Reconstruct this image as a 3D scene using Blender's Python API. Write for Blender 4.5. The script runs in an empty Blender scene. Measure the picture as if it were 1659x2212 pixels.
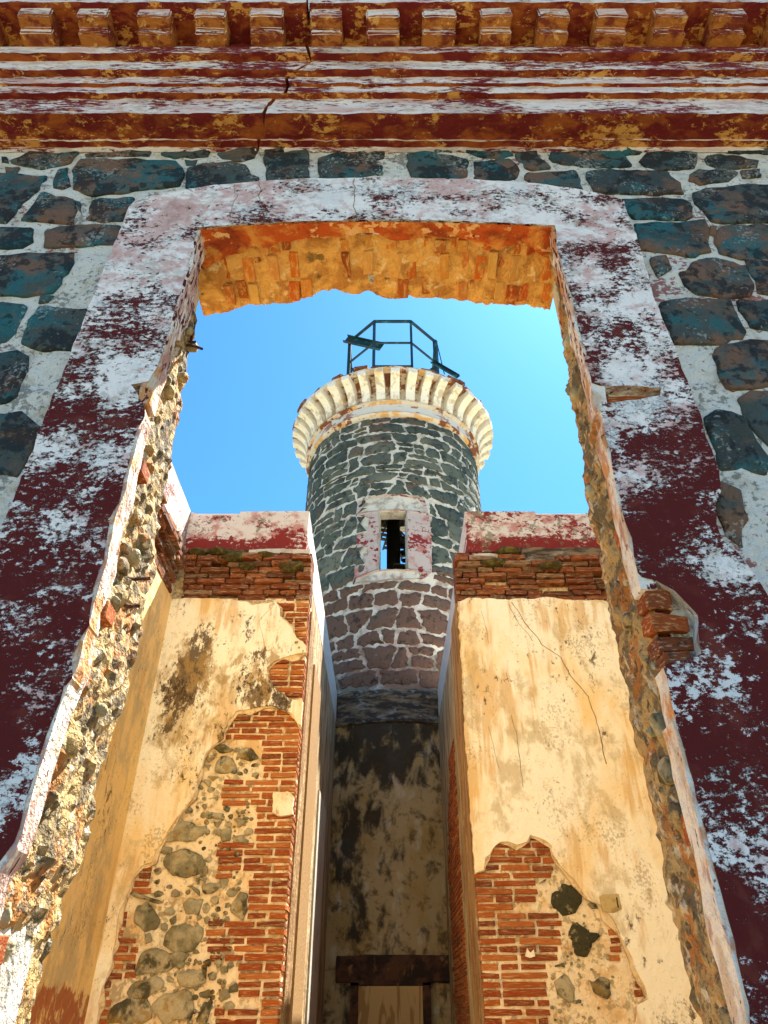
import bpy, bmesh, math, random
from mathutils import Vector, Matrix, noise
from mathutils.geometry import tessellate_polygon

# ------------------------------------------------------------------ camera, sky, sun
S = bpy.context.scene
PITCH = math.radians(36.03)
FPX = 1500.0            # focal length in units of a 1659 x 2212 picture
cam_d = bpy.data.cameras.new('camera'); cam = bpy.data.objects.new('camera', cam_d)
S.collection.objects.link(cam); S.camera = cam
cam.location = (0, 0, 0); cam.rotation_euler = (math.pi/2 + PITCH, 0, 0)
cam_d.sensor_fit = 'VERTICAL'; cam_d.sensor_height = 36.0; cam_d.lens = 36.0*FPX/2212
cam_d.shift_x = -7.5/2212
cam_d.clip_start = 0.02; cam_d.clip_end = 5000
SUN = Vector((0.95, 1.0, 2.55)).normalized()
elev = math.asin(SUN.z); azim = math.atan2(SUN.x, SUN.y)
w = bpy.data.worlds.new('World'); S.world = w; w.use_nodes = True
nt = w.node_tree; nt.nodes.clear()
sky = nt.nodes.new('ShaderNodeTexSky'); sky.sky_type = 'NISHITA'; sky.sun_disc = False
sky.sun_elevation = elev; sky.sun_rotation = azim
sky.altitude = 0; sky.air_density = 1.0; sky.dust_density = 0.7; sky.ozone_density = 1.5
bg = nt.nodes.new('ShaderNodeBackground'); bg.inputs['Strength'].default_value = 0.063
wo = nt.nodes.new('ShaderNodeOutputWorld')
tint = nt.nodes.new('ShaderNodeMix'); tint.data_type = 'RGBA'; tint.blend_type = 'MULTIPLY'; tint.inputs[0].default_value = 1.0
tint.inputs[7].default_value = (.34, .83, 1.16, 1)     # deep tropical blue
nt.links.new(sky.outputs[0], tint.inputs[6]); nt.links.new(tint.outputs[2], bg.inputs[0]); nt.links.new(bg.outputs[0], wo.inputs[0])
sd = bpy.data.lights.new('sun', 'SUN'); sd.energy = 5.0; sd.angle = math.radians(0.5); sd.color = (1.0, 0.94, 0.84)
so = bpy.data.objects.new('sun', sd); S.collection.objects.link(so)
so.rotation_euler = SUN.to_track_quat('Z', 'Y').to_euler()
S.view_settings.view_transform = 'Standard'; S.view_settings.look = 'None'
S.view_settings.exposure = 2.05; S.view_settings.gamma = 1.0
S.render.engine = 'CYCLES'
S.cycles.max_bounces = 6; S.cycles.diffuse_bounces = 5

# ------------------------------------------------------------------ measures
# the photograph was measured on a 1659 x 2212 copy; ang() is a row's elevation angle,
# P() the point of a wall plane y = Y that lies on a measured row and column
SP, CP = math.sin(PITCH), math.cos(PITCH)
def ang(v): return PITCH + math.atan((1106.0 - v)/FPX)
def ZV(v, Y): return Y*math.tan(ang(v))
def XV(u, v, Y): return Y*(u - 837.0)/(SP*(v + 956.3))
def P(u, v, Y): return (XV(u, v, Y), ZV(v, Y))
GROUND = -1.55
rnd = random.Random(7)
C = S.collection

# ------------------------------------------------------------------ helpers
def link(o, parent=None):
    C.objects.link(o)
    if parent:
        o.parent = parent
        b = parent.get('_base')
        base = Vector(b) if b is not None else Vector((0, 0, 0))
        o.matrix_parent_inverse = Matrix.Translation(-base)
    return o
def thing(name, label, cat, base, group=None):
    o = bpy.data.objects.new(name, None); o.empty_display_size = 0.2
    o.location = base; o['_base'] = list(base); C.objects.link(o)
    o['label'] = label; o['category'] = cat; o['kind'] = 'thing'
    if group: o['group'] = group
    return o
def mesh(name, verts, faces, mats, parent=None, idx=None, smooth=False):
    me = bpy.data.meshes.new(name); me.from_pydata(verts, [], faces)
    if not isinstance(mats, (list, tuple)): mats = [mats]
    for m in mats: me.materials.append(m)
    if idx: me.polygons.foreach_set('material_index', idx)
    if smooth: me.polygons.foreach_set('use_smooth', [True]*len(me.polygons))
    me.update()
    bm = bmesh.new(); bm.from_mesh(me); bmesh.ops.recalc_face_normals(bm, faces=bm.faces); bm.to_mesh(me); bm.free()
    return link(bpy.data.objects.new(name, me), parent)
class MB:
    def __init__(s): s.v = []; s.f = []; s.m = []
    def add(s, vs, fs, mi=0):
        k = len(s.v); s.v += [tuple(p) for p in vs]; s.f += [tuple(i+k for i in f) for f in fs]; s.m += [mi]*len(fs)
    def box(s, a, b, mi=0):
        (x0, y0, z0), (x1, y1, z1) = a, b
        s.add([(x0,y0,z0),(x1,y0,z0),(x1,y1,z0),(x0,y1,z0),(x0,y0,z1),(x1,y0,z1),(x1,y1,z1),(x0,y1,z1)],
              [(0,3,2,1),(4,5,6,7),(0,1,5,4),(1,2,6,5),(2,3,7,6),(3,0,4,7)], mi)
    def bar(s, p, q, w, d=None, roll=0.0, mi=0):
        p, q = Vector(p), Vector(q); d = d or w; ax = (q-p).normalized()
        up = Vector((0,0,1)) if abs(ax.z) < .9 else Vector((0,1,0))
        e1 = ax.cross(up).normalized(); e2 = e1.cross(ax)
        c, sn = math.cos(roll), math.sin(roll); a1 = e1*c + e2*sn; a2 = -e1*sn + e2*c
        vs = []
        for c0 in (p, q):
            for i, j in ((-1,-1),(1,-1),(1,1),(-1,1)): vs.append(c0 + a1*(i*w/2) + a2*(j*d/2))
        s.add(vs, [(0,1,2,3),(7,6,5,4),(0,4,5,1),(1,5,6,2),(2,6,7,3),(3,7,4,0)], mi)
    def tube(s, pts, rads, n=7, mi=0):
        pts = [Vector(p) for p in pts]; rings = []
        for i, p in enumerate(pts):
            ax = (pts[min(i+1, len(pts)-1)] - pts[max(i-1, 0)]).normalized()
            up = Vector((0,0,1)) if abs(ax.z) < .9 else Vector((0,1,0))
            e1 = ax.cross(up).normalized(); e2 = e1.cross(ax)
            r = rads[i] if isinstance(rads, (list, tuple)) else rads
            rings.append([p + e1*math.cos(2*math.pi*k/n)*r + e2*math.sin(2*math.pi*k/n)*r for k in range(n)])
        vs = [v for rg in rings for v in rg]; fs = []
        for i in range(len(pts)-1):
            for k in range(n): fs.append((i*n+k, i*n+(k+1)%n, (i+1)*n+(k+1)%n, (i+1)*n+k))
        fs.append(tuple(range(n))); fs.append(tuple(range((len(pts)-1)*n, len(pts)*n)))
        s.add(vs, fs, mi)
    def build(s, name, mats, parent=None, smooth=False): return mesh(name, s.v, s.f, mats, parent, s.m, smooth)
def N(x, y=0.0, z=0.0): return noise.noise(Vector((x, y, z)))
def FB(x, y=0.0, z=0.0, o=4): return noise.fractal(Vector((x, y, z)), 1.0, 2.0, o)
def chaikin(p, it=1, k=.25):
    for _ in range(it):
        q = []
        for i in range(len(p)):
            a, b = p[i], p[(i+1) % len(p)]
            q.append((a[0]+(b[0]-a[0])*k, a[1]+(b[1]-a[1])*k)); q.append((a[0]+(b[0]-a[0])*(1-k), a[1]+(b[1]-a[1])*(1-k)))
        p = q
    return p
def ragged(p, seg, amp, seed=0.0, closed=True, keep=lambda a, b: False):
    out = []; n = len(p)
    for i in range(n if closed else n-1):
        a, b = p[i], p[(i+1) % n]; L = math.hypot(b[0]-a[0], b[1]-a[1])
        k = max(1, int(L/seg)); straight = keep(a, b)
        if straight: k = 1
        for j in range(k):
            t = j/k; x = a[0]+(b[0]-a[0])*t; y = a[1]+(b[1]-a[1])*t
            if not straight:
                x += amp*FB(x/seg*.35+seed, y/seg*.35, 3.1); y += amp*FB(x/seg*.35, y/seg*.35+seed, 9.7)
            out.append((x, y))
    if not closed: out.append(p[-1])
    return out
def area(p): return .5*sum(p[i][0]*p[(i+1)%len(p)][1]-p[(i+1)%len(p)][0]*p[i][1] for i in range(len(p)))
def prism(name, poly, fmap, n0, n1, mat, parent=None, side=None):
    """outline poly given thickness between n0 (face seen) and n1; fmap(a, b, n) -> xyz"""
    n = len(poly); tri = tessellate_polygon([[Vector((a, b, 0)) for a, b in poly]])
    vs = [fmap(a, b, n0) for a, b in poly] + [fmap(a, b, n1) for a, b in poly]
    fs = [tuple(t) for t in tri] + [tuple(i+n for i in reversed(t)) for t in tri]
    k = len(fs); fs += [(i, (i+1) % n, n+(i+1) % n, n+i) for i in range(n)]
    return mesh(name, vs, fs, [mat, side] if side else mat, parent, [0]*k + [1]*n if side else None)
def inset(poly, d):
    cx = sum(p[0] for p in poly)/len(poly); cy = sum(p[1] for p in poly)/len(poly); out = []
    for x, y in poly:
        dx, dy = x-cx, y-cy; L = math.hypot(dx, dy) or 1; k = max(.35, 1-d/L); out.append((cx+dx*k, cy+dy*k))
    return out
def stone(name, poly, fmap, front, depth, mat, parent=None, seed=0.0, dome=.012, edge=.014, mb=None, k=.22, grow=0.0, rag=.006):
    """one rubble stone: rounded outline, worn arris, low uneven dome. n grows away from the viewer"""
    p = chaikin(inset(poly, -grow) if grow else poly, 1, k)
    p = ragged(p, .025, rag, seed)
    n = len(p); rings = [(p, front+depth), (p, front+edge*1.1), (inset(p, edge*.45), front+edge*.3), (inset(p, edge*1.6), front), (inset(p, edge*5), front-dome)]
    vs = []
    for ri, (rg, nn) in enumerate(rings):
        for a, b in rg:
            h = 0 if ri == 0 else .007*FB(a*9+seed, b*9, seed*3) + .004*N(a*30, b*30, seed)
            vs.append(fmap(a, b, nn+h))
    fs = []
    for r in range(len(rings)-1):
        for i in range(n): fs.append((r*n+i, r*n+(i+1)%n, (r+1)*n+(i+1)%n, (r+1)*n+i))
    cx = sum(q[0] for q in p)/n; cy = sum(q[1] for q in p)/n
    vs.append(fmap(cx, cy, front-dome*1.1)); c = len(vs)-1; k = (len(rings)-1)*n
    fs += [(k+i, k+(i+1)%n, c) for i in range(n)]
    if mb is not None: mb.add(vs, fs); return None
    return mesh(name, vs, fs, mat, parent, smooth=True)

# ------------------------------------------------------------------ materials
def mat_new(name):
    m = bpy.data.materials.new(name); m.use_nodes = True; t = m.node_tree; t.nodes.clear()
    o = t.nodes.new('ShaderNodeOutputMaterial'); b = t.nodes.new('ShaderNodeBsdfPrincipled')
    t.links.new(b.outputs[0], o.inputs[0]); b.inputs['Specular IOR Level'].default_value = .25
    return m, t, b
def coords(t, world=True):
    if world: return t.nodes.new('ShaderNodeNewGeometry').outputs['Position']
    return t.nodes.new('ShaderNodeTexCoord').outputs['Object']
def math_n(t, op, a, b=None, clamp=False):
    n = t.nodes.new('ShaderNodeMath'); n.operation = op; n.use_clamp = clamp
    for i, x in enumerate((a, b)):
        if x is None: continue
        if isinstance(x, (int, float)): n.inputs[i].default_value = x
        else: t.links.new(x, n.inputs[i])
    return n.outputs[0]
def noise_n(t, vec, scale=(1,1,1), detail=6, rough=.6, seed=0.0, dist=0.0):
    mp = t.nodes.new('ShaderNodeMapping'); t.links.new(vec, mp.inputs[0])
    mp.inputs['Scale'].default_value = scale; mp.inputs['Location'].default_value = (seed*3.7, seed*1.3, seed*2.1)
    n = t.nodes.new('ShaderNodeTexNoise'); n.inputs['Scale'].default_value = 1; n.inputs['Detail'].default_value = detail
    n.inputs['Roughness'].default_value = rough; n.inputs['Distortion'].default_value = dist
    t.links.new(mp.outputs[0], n.inputs['Vector']); return n.outputs['Fac']
def remap(t, x, a, b, c=0.0, d=1.0, smooth=True):
    n = t.nodes.new('ShaderNodeMapRange'); n.interpolation_type = 'SMOOTHSTEP' if smooth else 'LINEAR'
    t.links.new(x, n.inputs[0]); n.inputs[1].default_value = a; n.inputs[2].default_value = b
    n.inputs[3].default_value = c; n.inputs[4].default_value = d; return n.outputs[0]
def mix(t, f, a, b):
    n = t.nodes.new('ShaderNodeMix'); n.data_type = 'RGBA'
    for s, x in ((0, f), (6, a), (7, b)):
        if isinstance(x, (int, float)): n.inputs[s].default_value = x
        elif isinstance(x, tuple): n.inputs[s].default_value = (*x, 1)
        else: t.links.new(x, n.inputs[s])
    return n.outputs[2]
def layered(name, base, layers, bump=(), rough=.9, world=True, rand=None, base_var=None):
    """base colour, then patches: each layer dict(col, sc, thr, soft, det, seed, grad=(axis, lo, hi, amount), blobs=[(xyz, radius, amount)], op, relief)"""
    m, t, b = mat_new(name); vec = coords(t, world); col = base; hs = []
    if rand:
        oi = t.nodes.new('ShaderNodeObjectInfo'); cr = t.nodes.new('ShaderNodeValToRGB'); e = cr.color_ramp.elements
        for i, c in enumerate(rand):
            x = e[i] if i < 2 else e.new(i/(len(rand)-1)); x.position = i/(len(rand)-1); x.color = (*c, 1)
        t.links.new(oi.outputs['Random'], cr.inputs[0]); col = cr.outputs[0]
        if not world:
            va = t.nodes.new('ShaderNodeVectorMath'); va.operation = 'ADD'; t.links.new(vec, va.inputs[0])
            mm = math_n(t, 'MULTIPLY', oi.outputs['Random'], 57.0); t.links.new(mm, va.inputs[1]); vec = va.outputs[0]
    if base_var:
        c2, sc, am = base_var; f = noise_n(t, vec, sc, 5, .6, 4.4); col = mix(t, remap(t, f, .35, .65, 0, am), col, c2)
    for L in layers:
        f = noise_n(t, vec, L.get('sc', (5,5,5)), min(6, L.get('det', 5)), L.get('rough', .62), L.get('seed', 0), L.get('dist', .3))
        if 'sc2' in L:
            f2 = noise_n(t, vec, L['sc2'], 3, .5, L.get('seed', 0)+11); f = math_n(t, 'ADD', f, math_n(t, 'MULTIPLY', math_n(t, 'SUBTRACT', f2, .5), L.get('am2', .8)))
        if 'grad' in L:
            ax, lo, hi, amt = L['grad']; sp = t.nodes.new('ShaderNodeSeparateXYZ'); t.links.new(vec, sp.inputs[0])
            f = math_n(t, 'ADD', f, remap(t, sp.outputs[ax], lo, hi, 0, amt))
        for (q, r, amt) in L.get('blobs', ()):
            d = t.nodes.new('ShaderNodeVectorMath'); d.operation = 'DISTANCE'; t.links.new(vec, d.inputs[0]); d.inputs[1].default_value = q
            f = math_n(t, 'ADD', f, remap(t, d.outputs['Value'], 0, r, amt, 0))
        s = L.get('soft', .03); f = remap(t, f, L['thr']-s, L['thr']+s, 0, L.get('op', 1.0))
        col = mix(t, f, col, L['col'])
        if L.get('relief') and name.startswith('peeling red'): hs.append((f, L['relief']))
    if isinstance(col, tuple): b.inputs['Base Color'].default_value = (*col, 1)
    else: t.links.new(col, b.inputs['Base Color'])
    b.inputs['Roughness'].default_value = rough
    h = None
    for (sc, amt, det) in bump: hs.append((noise_n(t, vec, (sc, sc, sc), min(3, det), .65, 2.2), amt))
    for f, amt in hs:
        x = math_n(t, 'MULTIPLY', f, amt); h = x if h is None else math_n(t, 'ADD', h, x)
    if h is not None:
        bn = t.nodes.new('ShaderNodeBump'); bn.inputs['Distance'].default_value = 1.0; bn.inputs['Strength'].default_value = 1.0
        t.links.new(h, bn.inputs['Height']); t.links.new(bn.outputs[0], b.inputs['Normal'])
    return m
MAROON = (.088, .008, .006); WHITE = (.78, .73, .68)
M = {}
M['mortar'] = layered('lime mortar', (.58, .57, .51), [
    dict(col=(.40, .37, .29), sc=(11,11,11), thr=.56, soft=.09, seed=1, op=.75),
    dict(col=(.22, .03, .03), sc=(34,34,50), sc2=(4,4,4), thr=.66, soft=.03, seed=5, op=.85),
    dict(col=(.12, .12, .10), sc=(60,60,60), sc2=(6,6,6), thr=.62, soft=.05, seed=8, op=.75)], bump=((80, .008, 3), (22, .014, 3)))
M['basalt'] = layered('dark basalt', (.03, .04, .038), [
    dict(col=(.014, .105, .115), sc=(7,7,7), sc2=(1.8,1.8,1.8), am2=.8, thr=.56, soft=.10, seed=2, op=.85),
    dict(col=(.17, .085, .045), sc=(8,8,10), sc2=(2.2,2.2,2.2), am2=.8, thr=.555, soft=.10, seed=6, op=.85),
    dict(col=(.008, .010, .010), sc=(30,30,30), sc2=(6,6,6), thr=.54, soft=.06, seed=9, op=.8),
    dict(col=(.30, .33, .30), sc=(80,80,80), sc2=(6,6,6), thr=.66, soft=.04, seed=3, op=.6)], bump=((60, .009, 3), (13, .024, 3)),
    rand=[(.030,.044,.042), (.050,.062,.055), (.070,.075,.062), (.034,.042,.036)], rough=.8)
M['paint'] = layered('peeling red and white limewash', WHITE, [
    dict(col=(.44, .41, .35), sc=(30,30,30), sc2=(5,5,5), thr=.57, soft=.07, seed=3, op=.65),
    dict(col=(.46, .20, .17), sc=(16,16,22), sc2=(2.6,2.6,2.6), thr=.53, soft=.10, seed=13, op=.65, grad=(2, 2.2, 2.5, .06)),
    dict(col=MAROON, sc=(44,44,66), sc2=(6,6,8), am2=.74, thr=.578, soft=.024, seed=5, det=6, rough=.8, grad=(2, 2.3, .55, .155), relief=.003, dist=.15),
    dict(col=(.20, .05, .03), sc=(12,12,12), thr=.60, soft=.08, seed=17, op=.35),
    dict(col=(.66, .65, .62), sc=(34,34,52), sc2=(5,5,5), am2=.90, thr=.635, soft=.022, seed=31, det=6, rough=.78, dist=.15)],
    bump=((70, .003, 3), (9, .006, 3)))
M['reveal'] = layered('worn pale reveal plaster', (.74, .69, .60), [
    dict(col=(.50, .34, .20), sc=(18,18,8), thr=.52, soft=.08, seed=4, op=.7),
    dict(col=(.40, .17, .13), sc=(24,40,14), sc2=(4,4,4), thr=.57, soft=.05, seed=2, op=.7),
    dict(col=(.55, .22, .05), sc=(13,13,8), sc2=(3,3,3), thr=.62, soft=.05, seed=7, op=.85),
    dict(col=MAROON, sc=(30,70,20), thr=.64, soft=.02, seed=9, grad=(2, .9, 2.2, .10))], bump=((70, .010, 3), (20, .016, 3)))
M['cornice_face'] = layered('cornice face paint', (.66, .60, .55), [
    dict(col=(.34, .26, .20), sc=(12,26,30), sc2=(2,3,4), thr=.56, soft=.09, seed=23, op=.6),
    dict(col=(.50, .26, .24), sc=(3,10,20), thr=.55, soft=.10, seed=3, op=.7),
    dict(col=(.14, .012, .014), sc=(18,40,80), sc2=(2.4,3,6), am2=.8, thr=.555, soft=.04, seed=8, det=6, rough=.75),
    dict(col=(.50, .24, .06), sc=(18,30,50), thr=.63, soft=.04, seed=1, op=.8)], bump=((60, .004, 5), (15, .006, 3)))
M['cornice_soffit'] = layered('cornice underside paint and bounce', (.15, .012, .010), [  # worn maroon paint; warm bounce and shade on undersides are in the colour
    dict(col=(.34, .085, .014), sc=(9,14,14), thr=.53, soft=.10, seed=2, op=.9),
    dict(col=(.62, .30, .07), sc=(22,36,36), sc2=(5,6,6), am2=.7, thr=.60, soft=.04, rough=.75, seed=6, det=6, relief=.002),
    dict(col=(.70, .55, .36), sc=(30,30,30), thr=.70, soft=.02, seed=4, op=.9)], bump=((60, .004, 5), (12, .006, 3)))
M['dentil'] = layered('dentil paint', (.40, .14, .026), [
    dict(col=(.16, .02, .012), sc=(9,12,12), thr=.52, soft=.06, seed=2, op=.9),
    dict(col=(.66, .36, .10), sc=(22,22,22), thr=.61, soft=.05, seed=6, op=.9)], bump=((60, .005, 5), (14, .008, 3)))
M['lintel'] = layered('ochre lintel bed', (.72, .40, .10), [
    dict(col=(.40, .17, .035), sc=(8,8,8), thr=.54, soft=.08, seed=4, op=.8),
    dict(col=(.78, .60, .30), sc=(20,20,20), thr=.60, soft=.05, seed=9, op=.8),
    dict(col=(.10, .07, .02), sc=(16,16,16), thr=.66, soft=.05, seed=12, op=.8)], bump=((40, .014, 6), (12, .02, 4)))
M['lintel_plaster'] = layered('orange lintel plaster', (.48, .085, .012), [
    dict(col=(.20, .03, .01), sc=(6,9,9), thr=.56, soft=.08, seed=4, op=.8),
    dict(col=(.78, .48, .20), sc=(30,36,36), sc2=(5,5,5), thr=.60, soft=.04, seed=9, op=.9), dict(col=(.70, .34, .07), sc=(10,14,14), thr=.57, soft=.08, seed=19, op=.7)], bump=((50, .008, 3), (16, .014, 3)))
M['brick'] = layered('old clay brick', (.4, .1, .03), [
    dict(col=(.66, .42, .17), sc=(3,3,6), thr=.60, soft=.10, seed=4, op=.7),
    dict(col=(.10, .03, .012), sc=(4,4,4), thr=.64, soft=.06, seed=9, op=.7)],
    bump=((9, .004, 3),), world=False, rand=[(.36,.080,.010), (.25,.044,.008), (.46,.15,.035), (.31,.060,.009), (.18,.034,.008), (.40,.105,.016), (.28,.055,.009), (.14,.035,.012)])
M['brick_dark'] = layered('weathered cornice brick', (.4, .1, .03), [
    dict(col=(.50, .44, .34), sc=(3,3,6), thr=.60, soft=.08, seed=4, op=.7),
    dict(col=(.05, .025, .012), sc=(4,4,4), thr=.56, soft=.08, seed=9, op=.85)],
    bump=((9, .004, 3),), world=False, rand=[(.20,.050,.012), (.14,.030,.008), (.30,.09,.022), (.09,.028,.010), (.28,.16,.08), (.24,.055,.012)])
M['brick_ochre'] = layered('dusty orange lintel brick', (.5, .2, .04), [
    dict(col=(.72, .44, .13), sc=(2.5,2.5,4), thr=.57, soft=.12, seed=4, op=.8),
    dict(col=(.24, .08, .015), sc=(4,4,4), thr=.66, soft=.06, seed=9, op=.6)],
    bump=((9, .004, 3),), world=False, rand=[(.62,.13,.012), (.64,.30,.05), (.54,.085,.010), (.68,.40,.10), (.40,.10,.018), (.64,.17,.016), (.26,.06,.010), (.44,.07,.008)])
M['bed'] = layered('sandy rubble mortar', (.84, .68, .42), [
    dict(col=(.62, .36, .12), sc=(6,6,6), thr=.56, soft=.08, seed=4, op=.7),
    dict(col=(.34, .26, .13), sc=(30,30,30), sc2=(6,6,6), thr=.56, soft=.06, seed=9, op=.8),
    dict(col=(.84, .74, .52), sc=(12,12,12), thr=.60, soft=.08, seed=2, op=.8)], bump=((40, .012, 6), (12, .018, 4)))
M['fieldstone'] = layered('lichened fieldstone', (.2, .18, .1), [
    dict(col=(.50, .42, .24), sc=(7,7,7), thr=.52, soft=.12, seed=4, op=.75),
    dict(col=(.045, .04, .016), sc=(9,9,9), thr=.57, soft=.06, seed=9, op=.9),
    dict(col=(.30, .17, .03), sc=(12,12,12), thr=.60, soft=.06, seed=12, op=.7)], bump=((30, .016, 6), (9, .02, 3)),
    rand=[(.26,.23,.13), (.16,.14,.07), (.34,.30,.18), (.10,.09,.04)])
M['undercoat'] = layered('coarse tan undercoat', (.76, .58, .32), [
    dict(col=(.40, .24, .09), sc=(12,12,12), thr=.54, soft=.08, seed=4, op=.8),
    dict(col=(.78, .64, .40), sc=(30,30,30), thr=.58, soft=.06, seed=2, op=.8)], bump=((60, .010, 3), (20, .012, 3)))
M['darkstone'] = layered('hollow shade stone', (.05, .045, .02), [  # near-black colour stands for the unlit inside of round holes
    dict(col=(.30, .25, .12), sc=(18,18,18), thr=.62, soft=.05, seed=4, op=.8)], bump=((30, .02, 6), (9, .03, 3)))
def plaster(name, blobs, orange, extra=(), base=(.90, .85, .66)):
    return layered(name, base, [
    dict(col=(.84, .57, .20), sc=(2.2,2.2,1.0), thr=.58, soft=.13, seed=3, op=.85, **orange),
    dict(col=(.62, .36, .10), sc=(10,10,1.1), sc2=(2,2,2), thr=.62, soft=.08, seed=14, op=.65),
    dict(col=(.50, .38, .19), sc=(8,8,5), sc2=(1.6,1.6,1.4), am2=.8, thr=.59, soft=.09, seed=6, op=.65, rough=.72),
    dict(col=(.09, .05, .018), sc=(22,22,13), sc2=(2.4,2.4,1.7), am2=.5, thr=.69, soft=.05, seed=8, op=.92, det=6, rough=.75, blobs=blobs),
    dict(col=(.20, .13, .05), sc=(60,60,50), sc2=(3,3,3), thr=.67, soft=.05, seed=21, op=.45)] + list(extra),
    bump=((50, .004, 3), (9, .02, 3)))
p5 = lambda u, v: (*[P(u, v, 4.975)[0]], 4.975, P(u, v, 4.975)[1])
M['plaster_left'] = plaster('stained cream plaster', [(p5(395,1490), .34, .24), (p5(415,1430), .20, .20), (p5(350,1580), .2, .2), (p5(560,1500), .24, .30), (p5(620,1515), .12, .28), (p5(545,1420), .22, .2), (p5(530,1330), .2, .17), (p5(450,1380), .22, .17), (p5(480,1600), .12, .24), (p5(390,1680), .2, .15)],
    dict(grad=(2, 1.9, .8, .10)), [
    dict(col=(.36, .23, .08), sc=(11,11,6), sc2=(2.4,2.4,1.6), am2=.5, thr=.67, soft=.07, seed=41, op=.8, rough=.72, blobs=[(p5(400,1480), .5, .17), (p5(560,1450), .45, .17), (p5(470,1560), .3, .12), (p5(350,1600), .3, .14)]),
    dict(col=(.06, .035, .014), sc=(34,34,20), sc2=(5,5,4), am2=.5, thr=.68, soft=.04, seed=47, op=.9, rough=.75, blobs=[(p5(395,1490), .3, .16), (p5(570,1490), .3, .20), (p5(610,1520), .14, .16), (p5(540,1340), .25, .10), (p5(500,1590), .15, .16), (p5(400,1650), .3, .09)])])
M['plaster_right'] = plaster('cream plaster with fine cracks', [(p5(1080,1465), .22, .13), (p5(1050,1370), .26, .13), (p5(1100,1330), .16, .10), (p5(1310,1590), .10, .18), (p5(1250,1400), .3, .07)], dict())
M['plaster_side'] = plaster('orange bounce-tinted streaked plaster', [((-1.74, 4.6, 1.1), .3, .08)], dict(grad=(2, 2.5, 1.7, .20)),  # orange stands for warm bounce in the shade, deeper towards the bottom
    [dict(col=(.36, .09, .025), sc=(16,16,9), sc2=(4,4,4), am2=.5, thr=.76, soft=.06, seed=4, op=.9, rough=.75, grad=(2, .20, .08, .32)), ], base=(.88, .60, .24))
M['corridor'] = layered('brown streaked corridor plaster', (.50, .38, .20), [
    dict(col=(.26, .13, .04), sc=(3,6,1.2), thr=.52, soft=.08, seed=3, op=.8),
    dict(col=(.12, .08, .035), sc=(7,14,1.6), thr=.57, soft=.06, seed=6, op=.8),
    dict(col=(.66, .58, .40), sc=(9,20,3), thr=.60, soft=.05, seed=9, op=.8)], bump=((40, .008, 6), (9, .02, 3)))
M['limestrip'] = layered('pale limewashed strip', (.55, .52, .44), [
    dict(col=(.30, .26, .18), sc=(9,9,3), thr=.58, soft=.07, seed=6, op=.7)], bump=((40, .006, 6),))
M['jambside'] = layered('brown worn jamb plaster', (.32, .20, .085), [
    dict(col=(.20, .10, .035), sc=(9,9,2.4), thr=.52, soft=.07, seed=6, op=.85), dict(col=(.56, .44, .26), sc=(14,14,5), thr=.63, soft=.05, seed=9, op=.8)], bump=((40, .012, 3), (14, .02, 3)))
M['ochrestrip'] = layered('ochre jamb strip', (.30, .18, .07), [
    dict(col=(.36, .19, .05), sc=(9,9,2), thr=.57, soft=.07, seed=6, op=.7)], bump=((40, .006, 6),))
M['parapet'] = layered('parapet limewash', (.62, .58, .52), [
    dict(col=(.40, .12, .10), sc=(7,7,9), thr=.54, soft=.08, seed=3, op=.75),
    dict(col=(.20, .022, .018), sc=(22,22,34), sc2=(4,4,5), am2=.75, thr=.58, soft=.03, seed=8, det=6, rough=.72, grad=(2, 3.42, 3.28, .20)),
    dict(col=(.16, .15, .09), sc=(26,26,26), sc2=(3,3,3), thr=.63, soft=.06, seed=12, op=.8)], bump=((60, .005, 5), (14, .01, 3)))
M['moss'] = layered('black mossy crust', (.06, .045, .015), [dict(col=(.13, .12, .03), sc=(20,20,20), thr=.55, soft=.08, seed=3)], bump=((40, .02, 6),))
M['whitewash'] = layered('warm white limewash', (.66, .58, .48), [dict(col=(.45, .36, .28), sc=(12,6,30), thr=.62, soft=.05, seed=3, op=.8)], bump=((40, .006, 6),))  # pale limewash tone, the same on both corridor parapets
M['jamb'] = layered('raw rubble core', (.42, .29, .12), [
    dict(col=(.13, .10, .055), sc=(14,14,14), thr=.52, soft=.05, seed=3, op=.9),
    dict(col=(.40, .15, .03), sc=(8,8,8), thr=.57, soft=.05, seed=6, op=.85),
    dict(col=(.60, .52, .37), sc=(20,20,20), thr=.60, soft=.05, seed=12, op=.85),
    dict(col=(.06, .05, .032), sc=(34,34,34), thr=.59, soft=.05, seed=16, op=.85)], bump=((80, .012, 3), (30, .02, 3)))
M['tower_mortar'] = layered('tower mortar', (.60, .57, .48), [
    dict(col=(.28, .25, .18), sc=(6,6,6), thr=.55, soft=.08, seed=1, op=.8),
    dict(col=(.10, .085, .06), sc=(5,5,5), thr=.66, soft=.12, seed=15, op=.85, grad=(2, 4.5, 3.7, .30)),
    dict(col=(.30, .13, .09), sc=(3,3,3), thr=.62, soft=.1, seed=5, op=.5, grad=(2, 5.6, 4.8, .1))], bump=((40, .012, 5), (12, .02, 4)))
M['tower_stone'] = layered('tower stone', (.06, .07, .05), [
    dict(col=(.02, .035, .034), sc=(3,3,3), thr=.55, soft=.08, seed=2, op=.7),
    dict(col=(.125, .068, .045), sc=(1.3,1.3,1.3), thr=.66, soft=.1, seed=6, op=.95, grad=(2, 5.7, 5.2, .35)),
    dict(col=(.012, .012, .01), sc=(12,12,12), thr=.60, soft=.07, seed=9, op=.8),
    dict(col=(.26, .25, .18), sc=(22,22,22), thr=.66, soft=.05, seed=3, op=.5)], bump=((25, .014, 6), (6, .03, 4)),
    rand=[(.075,.092,.068), (.12,.135,.10), (.050,.066,.054), (.15,.155,.115)], rough=.85)
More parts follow.
